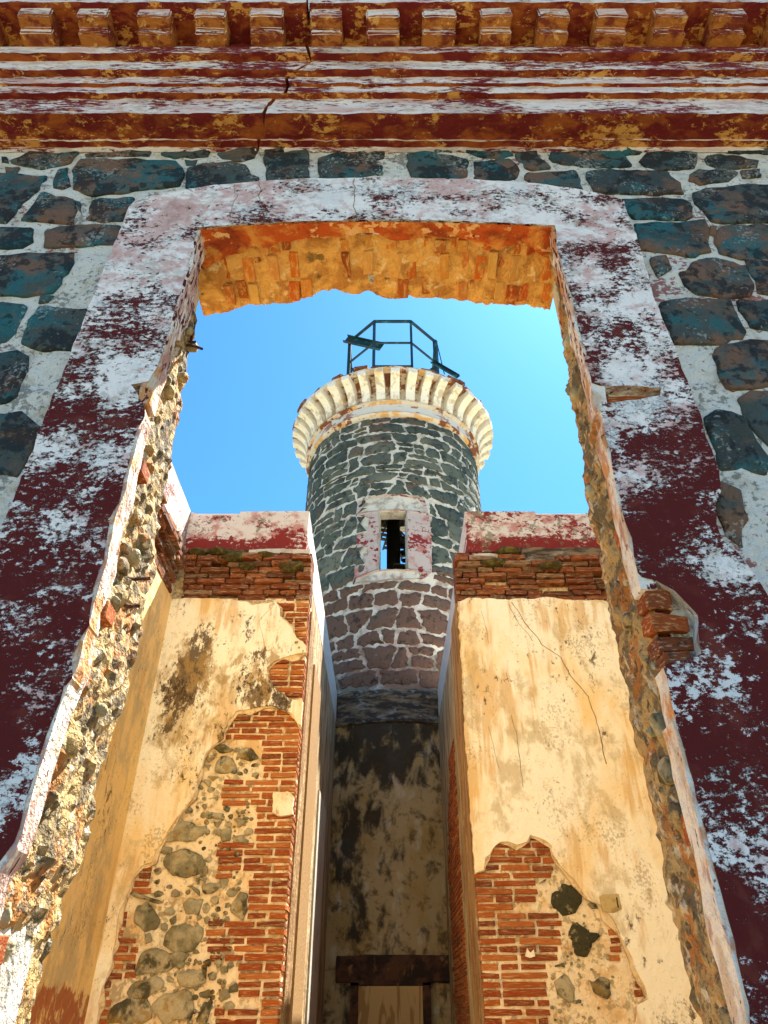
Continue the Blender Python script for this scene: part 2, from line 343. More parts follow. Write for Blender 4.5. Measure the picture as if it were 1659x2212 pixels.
M['tower_plaster'] = layered('black mouldy tower plaster', (.42, .32, .16), [
    dict(col=(.34, .22, .06), sc=(2.5,2.5,1.5), thr=.54, soft=.1, seed=2, op=.7),
    dict(col=(.50, .46, .35), sc=(4,4,2.5), thr=.60, soft=.06, seed=6, op=.7),
    dict(col=(.012, .012, .01), sc=(5,5,3), sc2=(1.2,1.2,.8), thr=.595, soft=.09, seed=9, op=.9, grad=(2, 1.7, 3.0, .15)),
    dict(col=(.08, .05, .02), sc=(7,7,7), thr=.59, soft=.08, seed=15, op=.8)], bump=((30, .01, 6), (7, .02, 4)))
M['tower_band'] = layered('sooted band course', (.21, .155, .09), [
    dict(col=(.03, .026, .02), sc=(4,4,14), thr=.47, soft=.10, seed=2, op=.92),
    dict(col=(.30, .30, .27), sc=(7,7,20), thr=.60, soft=.05, seed=6, op=.6)], bump=((30, .014, 6), (7, .02, 4)))
M['door_lintel'] = layered('charred brick lintel', (.10, .045, .022), [
    dict(col=(.03, .018, .012), sc=(6,6,6), thr=.5, soft=.08, seed=2, op=.9),
    dict(col=(.30, .15, .06), sc=(8,8,4), thr=.62, soft=.05, seed=6, op=.8)], bump=((30, .014, 6),))
M['surround'] = layered('window surround limewash', (.44, .37, .33), [
    dict(col=(.36, .10, .08), sc=(3,3,3), thr=.56, soft=.07, seed=3, op=.8),
    dict(col=(.20, .02, .02), sc=(11,11,16), sc2=(2.5,2.5,2.5), am2=.8, thr=.60, soft=.03, seed=8, det=9),
    dict(col=(.30, .20, .12), sc=(9,9,9), thr=.64, soft=.05, seed=12, op=.7)], bump=((40, .008, 5),))
M['corbel'] = layered('cream limewashed corbel', (.78, .74, .62), [
    dict(col=(.42, .34, .22), sc=(9,9,9), sc2=(1.5,1.5,1.5), am2=.7, thr=.60, soft=.07, seed=19, op=.7),
    dict(col=(.76, .46, .14), sc=(4,4,4), thr=.62, soft=.10, seed=3, op=.6),
    dict(col=(.16, .12, .07), sc=(20,20,20), thr=.68, soft=.03, seed=8, op=.7)], bump=((30, .008, 5),))
M['collar'] = layered('peeling collar paint', (.62, .56, .46), [
    dict(col=(.62, .32, .07), sc=(4,4,7), thr=.53, soft=.06, seed=3, op=.85),
    dict(col=(.18, .045, .015), sc=(5,5,10), sc2=(1.5,1.5,1.5), thr=.55, soft=.03, seed=8, op=.95, det=9)], bump=((30, .012, 5),))
M['cove'] = layered('brown peeling cove', (.56, .46, .32), [
    dict(col=(.20, .06, .02), sc=(9,9,14), sc2=(2,2,2), thr=.50, soft=.05, seed=8, op=.95),
    dict(col=(.05, .04, .025), sc=(14,14,20), thr=.60, soft=.05, seed=2, op=.8)], bump=((30, .012, 3),))
M['collar_white'] = layered('white collar band', (.60, .58, .52), [
    dict(col=(.28, .10, .05), sc=(6,6,14), sc2=(1.5,1.5,1.5), thr=.55, soft=.03, seed=8, op=.9, det=9)], bump=((30, .012, 5),))
M['steel'] = layered('green painted steel', (.008, .034, .038), [
    dict(col=(.05, .025, .015), sc=(7,7,7), thr=.60, soft=.05, seed=3, op=.9),
    dict(col=(.03, .14, .13), sc=(5,5,5), thr=.60, soft=.06, seed=7, op=.8)], bump=((60, .002, 4),), rough=.55)
M['rust'] = layered('rusty iron', (.05, .024, .014), [dict(col=(.16, .06, .02), sc=(40,40,40), thr=.56, soft=.06, seed=3)], bump=((90, .004, 4),))
M['dark_iron'] = layered('dark stair iron', (.035, .03, .018), [dict(col=(.07, .055, .02), sc=(6,6,9), thr=.55, soft=.06, seed=3)], rough=.6)
M['plywood'] = layered('weathered plywood', (.50, .34, .14), [
    dict(col=(.28, .16, .055), sc=(7,7,.9), thr=.54, soft=.035, seed=3, op=.8, det=2, dist=2.0)], bump=((60, .002, 4),))
M['floor'] = layered('dusty terracotta floor', (.56, .47, .33), [dict(col=(.42, .32, .20), sc=(2,2,2), thr=.55, soft=.1, seed=3, op=.6)], bump=((20, .01, 3),))
M['sand'] = layered('dry sandy ground', (.26, .23, .15), [
    dict(col=(.14, .13, .06), sc=(.8,.8,.8), thr=.55, soft=.12, seed=3, op=.7),
    dict(col=(.34, .30, .20), sc=(9,9,9), thr=.60, soft=.08, seed=7, op=.7)], bump=((30, .02, 5),))
M['tile_patch'] = layered('ochre cement patch', (.50, .38, .16), [dict(col=(.36, .25, .09), sc=(14,14,14), thr=.56, soft=.08, seed=3)], bump=((40, .006, 5),))
M['black'] = layered('dark slot', (.01, .01, .01), [])

# shared brick meshes (unit cube, worn corners)
BR = []
for k in range(6):
    bm = bmesh.new(); bmesh.ops.create_cube(bm, size=1.0); r = random.Random(40+k)
    for v in bm.verts: v.co += Vector((r.uniform(-.022, .022), r.uniform(-.03, .03), r.uniform(-.12, .12)))
    bmesh.ops.bevel(bm, geom=list(bm.edges), offset=.045, segments=1, affect='EDGES')
    me = bpy.data.meshes.new('brick'); bm.to_mesh(me); bm.free(); me.materials.append(M['brick']); BR.append(me)
BD = []
for me in BR:
    m2 = me.copy(); m2.materials.clear(); m2.materials.append(M['brick_dark']); BD.append(m2)
def brick(parent, c, size, rz=0.0, ry=0.0, dark=False):
    o = bpy.data.objects.new('brick', rnd.choice(BD if dark else BR)); link(o, parent)
    o.location = c; o.scale = size; o.rotation_euler = (rnd.uniform(-.012, .012), ry+rnd.uniform(-.012, .012), rz); return o

# ------------------------------------------------------------------ ground
def ground():
    n = 60; vs = []; fs = []; ex = [-1500, -300, -80] + [-30+60*i/(n-1) for i in range(n)] + [80, 300, 1500]; k = len(ex)
    for y in ex:
        for x in ex: vs.append((x, y+4, GROUND + (.03*FB(x*.3, y*.3) if abs(x) < 31 and abs(y) < 31 else 0)))
    for j in range(k-1):
        for i in range(k-1): fs.append((j*k+i, j*k+i+1, (j+1)*k+i+1, (j+1)*k+i))
    o = mesh('ground', vs, fs, M['sand'], smooth=True); o['kind'] = 'structure'
ground()
fl = mesh('floor', [(-1.76, 1.70, GROUND+.05), (2.31, 1.70, GROUND+.05), (2.31, 9.4, GROUND+.05), (-1.76, 9.4, GROUND+.05)], [(0, 1, 2, 3)], M['floor']); fl['kind'] = 'structure'

# ------------------------------------------------------------------ entrance facade
YA, YS, YM, YB = 1.40, 1.428, 1.436, 1.69      # surround face, stone face, mortar face, back of the wall
XL, XR = -.68, .593                             # door jambs
fac = thing('entrance_facade', 'dark stone entrance wall with peeling red and white doorway surround and moulded cornice', 'wall', (0, 1.55, GROUND))
def fwall(a, b, n): return (a, n, b)
ZTOP = ZV(300, YA)
def grid_wall(name, x0, x1, z0, z1, parent, step=.03):
    nx = max(2, int((x1-x0)/step)); nz = max(2, int((z1-z0)/step)); vs = []; fs = []
    for j in range(nz+1):
        for i in range(nx+1):
            x = x0+(x1-x0)*i/nx; z = z0+(z1-z0)*j/nz
            vs.append((x, YM + .006*FB(x*7, z*7, 1.0) + .004*N(x*31, z*31), z))
    for j in range(nz):
        for i in range(nx): fs.append((j*(nx+1)+i, j*(nx+1)+i+1, (j+1)*(nx+1)+i+1, (j+1)*(nx+1)+i))
    k = len(vs); c = [(x0, z0), (x1, z0), (x1, z1), (x0, z1)]
    vs += [(x, YM+.03, z) for x, z in c] + [(x, YB, z) for x, z in c]
    fs += [(k+0, k+1, k+5, k+4), (k+1, k+2, k+6, k+5), (k+2, k+3, k+7, k+6), (k+3, k+0, k+4, k+7), (k+4, k+5, k+6, k+7)]
    return mesh(name, vs, fs, [M['mortar']], parent, smooth=False)
grid_wall('wall_core', -2.6, XL-.05, GROUND, ZTOP+.1, fac)
grid_wall('wall_core', XR+.05, 2.6, GROUND, ZTOP+.1, fac)
grid_wall('wall_core', XL-.049, XR+.049, 2.345, ZTOP+.1, fac)
mb = MB()
mb.box((-7, YM+.02, GROUND), (-2.601, YB, 4.9)); mb.box((2.601, YM+.02, GROUND), (7, YB, 4.9)); mb.box((-2.6, YM+.02, ZTOP+.101), (2.6, YB, 4.9))
mb.build('upper_wall', M['mortar'], fac)
mb = MB(); mb.box((-7, YB+.002, GROUND), (-.80, YB+.05, 4.9)); mb.box((.72, YB+.002, GROUND), (7, YB+.05, 4.9)); mb.box((-.799, YB+.002, 2.62), (.719, YB+.05, 4.9))
mb.build('inner_plaster', M['plaster_right'], fac)
ST = [
 [(0,337),(18,337),(18,347),(0,345)], [(25,345),(60,328),(172,325),(150,352),(85,365),(40,355)], [(182,330),(330,322),(320,335),(185,336)],
 [(348,330),(455,323),(450,335),(380,340)], [(400,343),(428,343),(422,353),(402,353)], [(472,330),(520,318),(560,320),(545,340),(520,347),(480,342)],
 [(570,318),(625,316),(610,325),(575,330)], [(-30,372),(104,374),(85,410),(40,450),(12,478),(-30,480)], [(5,362),(40,361),(38,370),(5,369)],
 [(112,385),(125,365),(145,362),(150,400),(130,407),(112,402)], [(163,350),(175,343),(300,342),(380,347),(400,362),(390,400),(300,412),(190,422),(155,405),(152,385)],
 [(402,360),(500,349),(530,355),(540,375),(560,385),(530,402),(480,400),(400,406)], [(572,332),(665,323),(668,385),(575,388)],
 [(687,340),(720,327),(830,322),(825,375),(760,384),(690,385)], [(880,332),(900,328),(965,332),(1010,345),(1005,380),(985,386),(885,382)],
 [(938,320),(980,320),(975,328),(940,327)], [(1000,322),(1090,320),(1110,330),(1080,341),(1020,331)], [(1025,345),(1100,343),(1120,355),(1120,386),(1028,385)],
 [(1113,330),(1160,325),(1175,345),(1190,360),(1150,366),(1132,362),(1118,345)], [(1190,330),(1260,322),(1340,325),(1358,345),(1365,357),(1260,360),(1215,352),(1185,340)],
 [(1135,369),(1240,365),(1255,385),(1260,406),(1200,400),(1150,395),(1135,385)], [(1268,372),(1280,366),(1440,368),(1470,395),(1475,415),(1400,420),(1285,412),(1270,395)],
 [(1340,317),(1400,317),(1380,329),(1350,331)], [(1380,345),(1400,330),(1480,328),(1505,332),(1505,360),(1430,365),(1395,358)],
 [(1525,340),(1540,335),(1600,335),(1640,348),(1635,360),(1560,363),(1530,352)], [(1490,375),(1510,367),(1580,368),(1595,378),(1570,392),(1510,395),(1490,388)],
 [(1600,368),(1640,366),(1645,382),(1605,383)], [(1540,320),(1660,316),(1690,330),(1600,330)],
 [(1345,432),(1470,425),(1490,440),(1495,465),(1480,472),(1370,470),(1352,450)], [(1500,415),(1530,402),(1600,398),(1690,400),(1690,478),(1540,475),(1510,440)],
 [(1370,482),(1400,478),(1520,476),(1530,500),(1528,540),(1500,552),(1390,538),(1378,510)], [(1550,500),(1560,485),(1690,486),(1690,556),(1600,555),(1555,545),(1548,525)],
 [(1475,590),(1510,558),(1545,555),(1610,570),(1625,610),(1622,635),(1560,640),(1510,632),(1485,610)], [(1533,488),(1546,486),(1546,506),(1536,502)],
 [(1425,655),(1440,650),(1570,645),(1590,680),(1610,715),(1605,728),(1560,740),(1470,742),(1455,740),(1440,700)], [(1595,648),(1690,646),(1690,715),(1625,705),(1600,670)],
 [(1540,765),(1560,745),(1600,735),(1700,735),(1700,825),(1590,838),(1570,830),(1555,800)], [(1525,900),(1545,885),(1610,905),(1655,985),(1655,1020),(1560,1010),(1540,940)],
 [(1597,860),(1620,845),(1700,845),(1700,980),(1660,960),(1625,920),(1605,890)], [(1560,1040),(1600,1060),(1610,1120),(1600,1180),(1570,1150),(1550,1090)],
 [(44,474),(92,410),(160,426),(168,450),(158,484),(80,476)], [(178,474),(200,428),(288,424),(276,474),(224,478)], [(-30,488),(76,488),(72,522),(48,536),(-30,538)],
 [(94,498),(120,486),(264,480),(256,526),(160,532),(92,532)], [(-40,554),(60,544),(164,542),(160,566),(132,614),(116,630),(60,638),(-40,638)],
 [(-40,654),(52,652),(56,662),(32,714),(12,738),(-40,738)], [(44,738),(56,702),(80,658),(188,670),(176,718),(160,750),(92,754)],
 [(-40,752),(40,754),(60,770),(56,794),(32,850),(8,870),(-40,874)], [(-40,894),(40,888),(80,910),(92,922),(72,958),(44,1022),(-40,1022)], [(1610,560),(1690,566),(1690,632),(1640,630),(1630,590)],
 [(84,636),(118,632),(96,650),(78,652)], [(1405,560),(1440,552),(1450,580),(1420,592)], [(160,430),(172,434),(176,460),(168,448)],
]
for i, q in enumerate(ST):
    um = sum(a for a, b in q)/len(q); vm = sum(b for a, b in q)/len(q)
    stone('stone', [P(u, v, YS) for u, v in q], fwall, YS + rnd.uniform(-.003, .002), .03, M['basalt'], fac, seed=i*1.7, k=.05, grow=(-.002 if um < 330 and vm < 660 else (.007 if um > 1250 and vm > 420 else .003)), rag=.012, dome=.001, edge=.006)
def courses(x0, x1, z0, z1, hmin, hmax, wmin, wmax, seed, jit=.03, gap=.012):
    r = random.Random(seed); out = []; z = z0
    while z < z1-.02:
        h = min(r.uniform(hmin, hmax), z1-z); x = x0; sl = 0
        zb = lambda s, zz=z: zz + jit*N(s*3.1+seed, zz*5); zt = lambda s, zz=z+h: zz + jit*N(s*3.1+seed, zz*5)
        while x < x1-.02:
            wd = min(r.uniform(wmin, wmax)*(.6 if r.random() < .25 else 1), x1-x); s2 = r.uniform(-.25, .25)*h if x+wd < x1-.02 else 0
            a, b = x+gap, x+wd-gap
            if b-a > .03:
                if r.random() < .16 and h > hmin*1.05:
                    zm = z+h*r.uniform(.4, .6)
                    out.append([(a-sl, zb(a)+gap), (b-s2, zb(b)+gap), (b, zm-gap*.7), (a, zm-gap*.7+r.uniform(-.01, .01))])
                    out.append([(a, zm+gap*.7), (b, zm+gap*.7), (b+s2, zt(b)-gap), (a+sl, zt(a)-gap)])
                else:
                    m_ = (a+b)/2; c = r.uniform(-.15, .15)*h
                    pl = [(a-sl, zb(a)+gap), (m_, zb(m_)+gap-r.uniform(0, .1)*h*.3), (b-s2, zb(b)+gap), (b+c*.2, z+h*.5), (b+s2, zt(b)-gap), (m_+c, zt(m_)-gap), (a+sl, zt(a)-gap), (a-c*.2, z+h*.55)]
                    if r.random() < .5: pl[2] = (pl[2][0]-.12*wd*r.random(), pl[2][1]+.2*h*r.random())
                    if r.random() < .5: pl[6] = (pl[6][0]+.12*wd*r.random(), pl[6][1]-.2*h*r.random())
                    out.append(pl)
            sl = s2; x += wd
        z += h
    return out
def beyond(q):                      # true where no measured stone lies
    for x, z in q:
        v = 1106 - FPX*math.tan(math.atan2(z, YS)-PITCH)
        if v > -900 and -48 < 837 + x/YS*SP*(v+956.3) < 1708 and z > .55: return False
    return True
infill = MB()                       # stones beyond the picture's edges
for i, q in enumerate(courses(-2.58, -1.16, GROUND, 2.8, .14, .22, .2, .45, 3)):
    if beyond(q): stone('', q, fwall, YS, .03, None, seed=i*.9, mb=infill)
for i, q in enumerate(courses(1.30, 2.58, GROUND, 2.8, .14, .22, .2, .45, 4)):
    if beyond(q): stone('', q, fwall, YS, .03, None, seed=i*1.1, mb=infill)
for i, q in enumerate(courses(-1.15, -.96, GROUND, .98, .14, .2, .2, .3, 5)):
    if beyond(q): stone('', q, fwall, YS, .03, None, seed=i*1.3, mb=infill)
for i, q in enumerate(courses(.89, 1.29, GROUND, .75, .14, .2, .2, .3, 6)):
    if beyond(q): stone('', q, fwall, YS, .03, None, seed=i*1.4, mb=infill)
for i, q in enumerate(courses(1.09, 1.29, .80, 1.40, .14, .2, .2, .3, 9)):
    if beyond(q): stone('', q, fwall, YS, .03, None, seed=i*1.6, mb=infill)
for i, q in enumerate(courses(-1.15, -1.02, 1.0, 1.5, .14, .2, .2, .3, 8)):
    if beyond(q): stone('', q, fwall, YS, .03, None, seed=i*1.6, mb=infill)
o = infill.build('stone_infill', M['basalt'], fac, True); o['kind'] = 'stuff'

# painted surround
out_l = [(-.948, GROUND), (-.948, .5)] + [P(u, v, YA) for u, v in [(40,1046),(100,893),(160,742),(220,592),(280,444),(288,438),(330,421),(450,401),(560,391),(640,386),(800,383),(1000,386),(1130,393),(1250,408),(1330,425),(1347,432),(1352,450),(1372,505),(1385,538),(1411,638),(1435,698),(1459,752),(1483,820),(1511,892),(1531,958),(1553,1014),(1558,1060),(1546,1090),(1547,1130),(1563,1170),(1602,1198),(1630,1240),(1659,1285)]] + [(.868, .35), (.868, GROUND)]
inn = [(XR, GROUND)] + [P(u, v, YA) for u, v in [(1625,2212),(1560,1930),(1502,1724),(1488,1660),(1469,1590),(1452,1520),(1432,1440),(1445,1430),(1490,1425),(1515,1412),(1513,1388),(1506,1330),(1482,1300),(1456,1272),(1420,1256),(1388,1250),(1379,1240),(1358,1145),(1331,1054),(1315,978),(1303,918),(1297,880),(1303,871),(1375,863),(1424,855),(1427,836),(1380,835),(1295,832),(1279,826),(1271,790),(1251,710),(1235,638),(1219,586),(1203,530),(1199,487),(1120,482),(1000,477),(800,474),(650,477),(500,484),(426,492),(404,590),(380,658),(360,726),(340,794),(322,822),(282,832),(295,850),(308,874),(314,898),(288,958),(276,1010),(261,1070),(240,1121),(225,1205),(210,1250),(198,1295),(192,1349),(171,1385),(156,1421),(156,1463),(135,1490),(129,1520),(114,1550),(92,1611),(64,1699),(32,1817),(0,1868)]] + [(-.72, .1), (-.72, GROUND)]
poly = ragged(out_l + inn, .022, .006, 1.3)
srd = prism('surround', poly, fwall, YA, 1.458, M['paint'], fac, side=M['reveal'])

LE = sorted([(P(u, v, YA)[1], P(u, v, YA)[0]) for u, v in [(426,492),(404,590),(380,658),(360,726),(340,794),(314,870),(288,958),(276,1010),(261,1070),(240,1121),(225,1205),(210,1250),(198,1295),(185,1349),(171,1385),(156,1440),(135,1490),(114,1550),(92,1611),(64,1699),(32,1817),(0,1868)]] + [(.1, -.72), (GROUND, -.72)])
def inner_x(side, z):
    if side > 0: return XR
    if z >= LE[-1][0]: return LE[-1][1]
    for a, b in zip(LE, LE[1:]):
        if z <= b[0]: return a[1]+(b[1]-a[1])*(z-a[0])/(b[0]-a[0])
    return XL
# door jambs: raw rubble wall core, broken at the back
def jamb(side, name, back):
    xj = XL if side < 0 else XR; zs = []; z = GROUND
    while z < 2.36: zs.append(z); z += .017
    nd = 20; vs = []; fs = []
    for z in zs:
        xj = inner_x(side, z); yb = back(z) + .03*FB(z*5, side*3.0) + .012*N(z*31, side)
        for k in range(nd+7):
            if k <= nd:
                d = k/nd; y = 1.425 + (yb-1.425)*d
                v = noise.voronoi(Vector((y*17, z*17, side*2.0)))[0]
                h = .014*FB(y*8, z*8, side*1.0) + .012*(1-min(1, v[0]*2.2)) + .009*N(y*42, z*42, 3) - .012*max(0, d-.7)/.3 + .006*N(y*90, z*90, 1)
                x = xj + side*(.012 + .004*math.sin(min(1, d*3)*math.pi/2)) - side*h
            else:
                q = (k-nd)/6; x = xj + side*(.03 + .16*q) + side*(.01); y = yb + .03*q + .02*FB(z*9, q*3, 4)
                x -= side*.012*FB(y*20, z*20, 5)
            vs.append((x, y, z))
    w_ = nd+7
    for j in range(len(zs)-1):
        for k in range(w_-1): fs.append((j*w_+k, j*w_+k+1, (j+1)*w_+k+1, (j+1)*w_+k))
    return mesh(name, vs, fs, M['jamb'], fac)
jamb(-1, 'jamb', lambda z: 1.60 + .19*max(0, min(1, (2.1-z)/1.0)) - .04*max(0, min(1, (z-2.0)/.2)))
jamb(1, 'jamb', lambda z: 1.61 + .115*max(0, min(1, (2.1-z)/1.0)) - .03*max(0, min(1, (z-2.0)/.2)))
# what is left of the reveal plaster: a thin broken strip on each jamb
def reveal(side, zr, wfun, seed):
    xj = XL if side < 0 else XR; fr = []; bk = []; z = zr[0]
    while z < zr[1]:
        fr.append((1.402, z)); wd = wfun(z)*(1+.35*FB(z*6+seed, 2)) + .012*N(z*23, seed); bk.append((1.402+max(.012, wd), z)); z += .03
    poly = fr + bk[::-1]
    off = lambda z: inner_x(side, z) - xj + .006*FB(z*9, seed)
    prism('reveal_plaster', poly, lambda a, b, n: (xj+off(b)-side*n, a, b), .008, -.03, M['reveal'], fac)
reveal(-1, (1.40, 2.30), lambda z: .09 if z > 1.75 else .055, 1.0)
reveal(-1, (GROUND, 1.33), lambda z: .06, 4.0)
reveal(1, (1.37, 2.30), lambda z: .06, 7.0)
reveal(1, (.80, 1.31), lambda z: .06, 9.0)
reveal(1, (GROUND, .50), lambda z: .065, 12.0)
# stones standing out of the jambs
for side, n in ((-1, 22), (1, 18)):
    r = random.Random(70+side); xj = XL if side < 0 else XR
    for k in range(n):
        z = r.uniform(-.15, 1.95); y = r.uniform(1.49, 1.64); s = r.uniform(.018, .045); a0 = r.uniform(0, 6)
        q = [(y+s*r.uniform(.6, 1.1)*math.cos(a0+t*1.047), z+s*r.uniform(.6, 1.0)*math.sin(a0+t*1.047)) for t in range(6)]
        stone('stone', q, lambda a, b, nn, xj=xj, side=side: (inner_x(side, b) + side*nn, a, b), .004 - r.uniform(0, .008), .05, M['fieldstone'] if r.random() < .6 else M['jamb'], fac, seed=k*2.3+side, dome=.004, edge=.006)
# bricks bared where the right side of the surround has broken away
for (u0, v0, u1, v1, dy, t) in [(1388,1262,1450,1306,.012,.10),(1402,1316,1490,1354,.016,.05),(1420,1362,1508,1394,.030,-.03),(1436,1400,1498,1424,.018,-.06),(1312,845,1410,860,.016,0)]:
    x0, z1 = P(u0, v0, YA); x1, _ = P(u1, (v0+v1)/2, YA); _, z0 = P(u0, v1, YA)
    brick(fac, ((x0+x1)/2+.004, YA+dy+.03, (z0+z1)/2), (x1-x0, .06, (z1-z0)*.96), ry=t, rz=rnd.uniform(-.1, .1), dark=t < 0)
for z in (1.0, .3, -.1):
    brick(fac, (XR+.022, 1.47, z), (.05, .06, .05))
for z in (1.22, .78, .1): brick(fac, (inner_x(-1, z)-.012, 1.49, z), (.05, .06, .04))

# lintel: soffit bed with broken back edge
fa = [P(u, v, YA) for u, v in [(426,492),(500,484),(650,477),(800,474),(1000,477),(1120,482),(1199,487)]]
def zs_at(x):
    if x <= fa[0][0]: return fa[0][1]
    for a, b in zip(fa, fa[1:]):
        if x <= b[0]: return a[1]+(b[1]-a[1])*(x-a[0])/(b[0]-a[0])
    return fa[-1][1]
bkpts = []
for u, v in [(400,682),(419,681),(483,672),(556,661),(634,664),(668,653),(690,642),(735,639),(758,647),(797,644),(825,656),(892,653),(959,656),(1026,664),(1082,664),(1133,661),(1200,672),(1225,674)]:
    y = 2.30/math.tan(ang(v)); bkpts.append((XV(u, v, y), y))
def yb_at(x):
    if x <= bkpts[0][0]: return bkpts[0][1]
    for a, b in zip(bkpts, bkpts[1:]):
        if x <= b[0]: return a[1]+(b[1]-a[1])*(x-a[0])/(b[0]-a[0])
    return bkpts[-1][1]
lin = None
def lintel():
    nx, nd = 130, 26; vs = []; fs = []; wd = nd+6
    for i in range(nx+1):
        x = XL-.06 + (XR-XL+.12)*i/nx; yb = yb_at(x) + .012*FB(x*22, 1) + .006*N(x*80)
        for k in range(wd):
            if k < nd:
                d = k/(nd-1); y = 1.415+(yb-1.415)*d
                z = zs_at(x) + .018 + .010*FB(x*10, y*10, 2) + .006*N(x*38, y*38, 5) + (.02*max(0, d-.85)/.15*abs(N(x*17, 3)))
            else:
                q = (k-nd+1)/6; y = yb - .04*q*q - .01; z = zs_at(x)+.02+.30*q
            vs.append((x, y, z))
    for i in range(nx):
        for k in range(wd-1): fs.append((i*wd+k, i*wd+k+1, (i+1)*wd+k+1, (i+1)*wd+k))
    return mesh('lintel', vs, fs, M['lintel'], fac)
lin = lintel(); lin['label'] = 'ochre brick lintel soffit with a broken back edge'
BO = []
for me in BR:
    m2 = me.copy(); m2.materials.clear(); m2.materials.append(M['brick_ochre']); BO.append(m2)
r_ = random.Random(8); row = 0; yr = 1.50
for yr, ln in ((1.475, .055), (1.535, .115), (1.655, .09), (1.75, .06)):
    x = XL - .02 + r_.uniform(0, .02)
    while x < XR + .01:
        wd = r_.uniform(.034, .052); L = ln*r_.uniform(.85, 1.0); yc_ = yr + ln/2 + r_.uniform(-.012, .012)
        if yc_ + L/2 < yb_at(x) + .012 and r_.random() > .30:
            o = brick(lin, (x + wd/2, yc_, zs_at(x) + .018 + .010*FB(x*10, yc_*10, 2) + .022 + r_.choice([-.009, -.006, -.003, 0, .003, .005, .008])), (wd - r_.uniform(.006, .012), L, .05), rz=r_.uniform(-.05, .05))
            o.data = r_.choice(BO)
        x += wd
# plaster still on the front of the soffit
edge = [(165,275),(200,310),(235,290),(290,265),(330,258),(400,240),(440,250),(480,232),(545,222),(600,215),(700,218),(780,200),(860,200),(920,225),(1000,222),(1060,205),(1150,212),(1230,225),(1330,245),(1380,225),(1430,218),(1480,250),(1550,285)]
pl = []
for a, b in edge:
    u, v = 332+a*.56, 398+b*.56; y = 2.30/math.tan(ang(v)); pl.append((XV(u, v, y), y))
pl[0] = (XL-.02, pl[0][1]); pl[-1] = (XR+.02, pl[-1][1])
pl = ragged(pl, .02, .012, 4.0, closed=False)
vs = []; fs = []; n = len(pl)
for x, y in pl: vs += [(x, 1.404, zs_at(x)-.008), (x, y, zs_at(x)-.002), (x, y, zs_at(x)+.04)]
for i in range(n-1): fs += [(3*i, 3*i+1, 3*i+4, 3*i+3), (3*i+1, 3*i+2, 3*i+5, 3*i+4)]
mesh('soffit_plaster', vs, fs, M['lintel_plaster'], lin)

# cornice: a moulded profile, cracked right through
prof_v = [('f', 318), ('s', 304), ('f', 301), ('s', 245), ('f', 214), ('s', 200), ('f', 187), ('s', 180), ('f', 166), ('s', 150), ('f', 132), ('s', 114), ('f', 101)]
prof = [(YM-.002, ZV(330, YM)), (1.425, ZV(330, YM)+.004)]
y, z = 1.425, ZV(322, 1.425)
prof.append((y, z)); kinds = [0, 0]
for k, v in prof_v:
    if k == 's': y = z/math.tan(ang(v)); kinds.append(1)
    else: z = y*math.tan(ang(v)); kinds.append(0)
    prof.append((y, z))
y_d0, z_d0 = prof[-1]               # foot of the dentil zone
z_d1 = None
prof_low = prof[:]
CR = [(556,330),(556,312),(566,285),(568,250),(575,232),(590,216),(615,203),(622,185),(620,168),(638,152),(655,143),(676,133),(668,118),(664,100),(662,60),(666,5),(668,-60)]
def u_crack(v):
    for a, b in zip(CR, CR[1:]):
        if v <= a[1] and v >= b[1]: return a[0]+(b[0]-a[0])*(a[1]-v)/(a[1]-b[1])
    return CR[0][0] if v > CR[0][1] else CR[-1][0]
def v_of(y, z): return 1106 - FPX*math.tan(math.atan2(z, y)-PITCH)
def sweep(name, prof, kinds, x0, x1, side, mats, parent, seed=0.0, amp=.004):
    """profile (y, z) drawn along x; on one side it ends at the crack"""
    fine = []; fk = []
    for i in range(len(prof)-1):
        a, b = prof[i], prof[i+1]; L = math.hypot(b[0]-a[0], b[1]-a[1]); k = max(1, int(L/.016))
        for j in range(k): fine.append((a[0]+(b[0]-a[0])*j/k, a[1]+(b[1]-a[1])*j/k)); fk.append(kinds[i])
    fine.append(prof[-1]); n = len(fine); nx = int((x1-x0)/.02); vs = []; fs = []; mi = []
    ends = []
    for y, z in fine:
        v = v_of(y, z); xc = XV(u_crack(v), v, y) + .006*N(y*60, z*60, 3); ends.append(xc)
    for i in range(nx+1):
        t = i/nx
        for j, (y, z) in enumerate(fine):
            if side < 0: xe = ends[j]-.007; x = x0+(xe-x0)*t
            else: xe = ends[j]+.007; x = xe+(x1-xe)*t
            e = amp*FB(x*9, j*.35, seed) + .4*amp*N(x*45, j*.9, seed)
            if 0 < j < n-1: vs.append((x, y - e, z + e*.8))
            else: vs.append((x, y, z))
    for i in range(nx):
        for j in range(n-1): fs.append((i*n+j, i*n+j+1, (i+1)*n+j+1, (i+1)*n+j)); mi.append(fk[j])
    # close the cracked end with its own thickness
    base = (nx if side < 0 else 0)*n; k0 = len(vs)
    for j, (y, z) in enumerate(fine): vs.append((vs[base+j][0], YM+.01, z))
    for j in range(n-1): fs.append((base+j, base+j+1, k0+j+1, k0+j)); mi.append(1)
    me = mesh(name, vs, fs, mats, parent, mi); return me
xc0 = XV(600, 200, 1.25)
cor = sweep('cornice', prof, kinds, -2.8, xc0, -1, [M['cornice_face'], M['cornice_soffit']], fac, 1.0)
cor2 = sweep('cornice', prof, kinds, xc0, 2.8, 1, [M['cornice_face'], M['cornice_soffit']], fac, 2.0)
cor['label'] = 'red and white moulded cornice left of the long crack'; cor2['label'] = 'red and white moulded cornice right of the long crack'
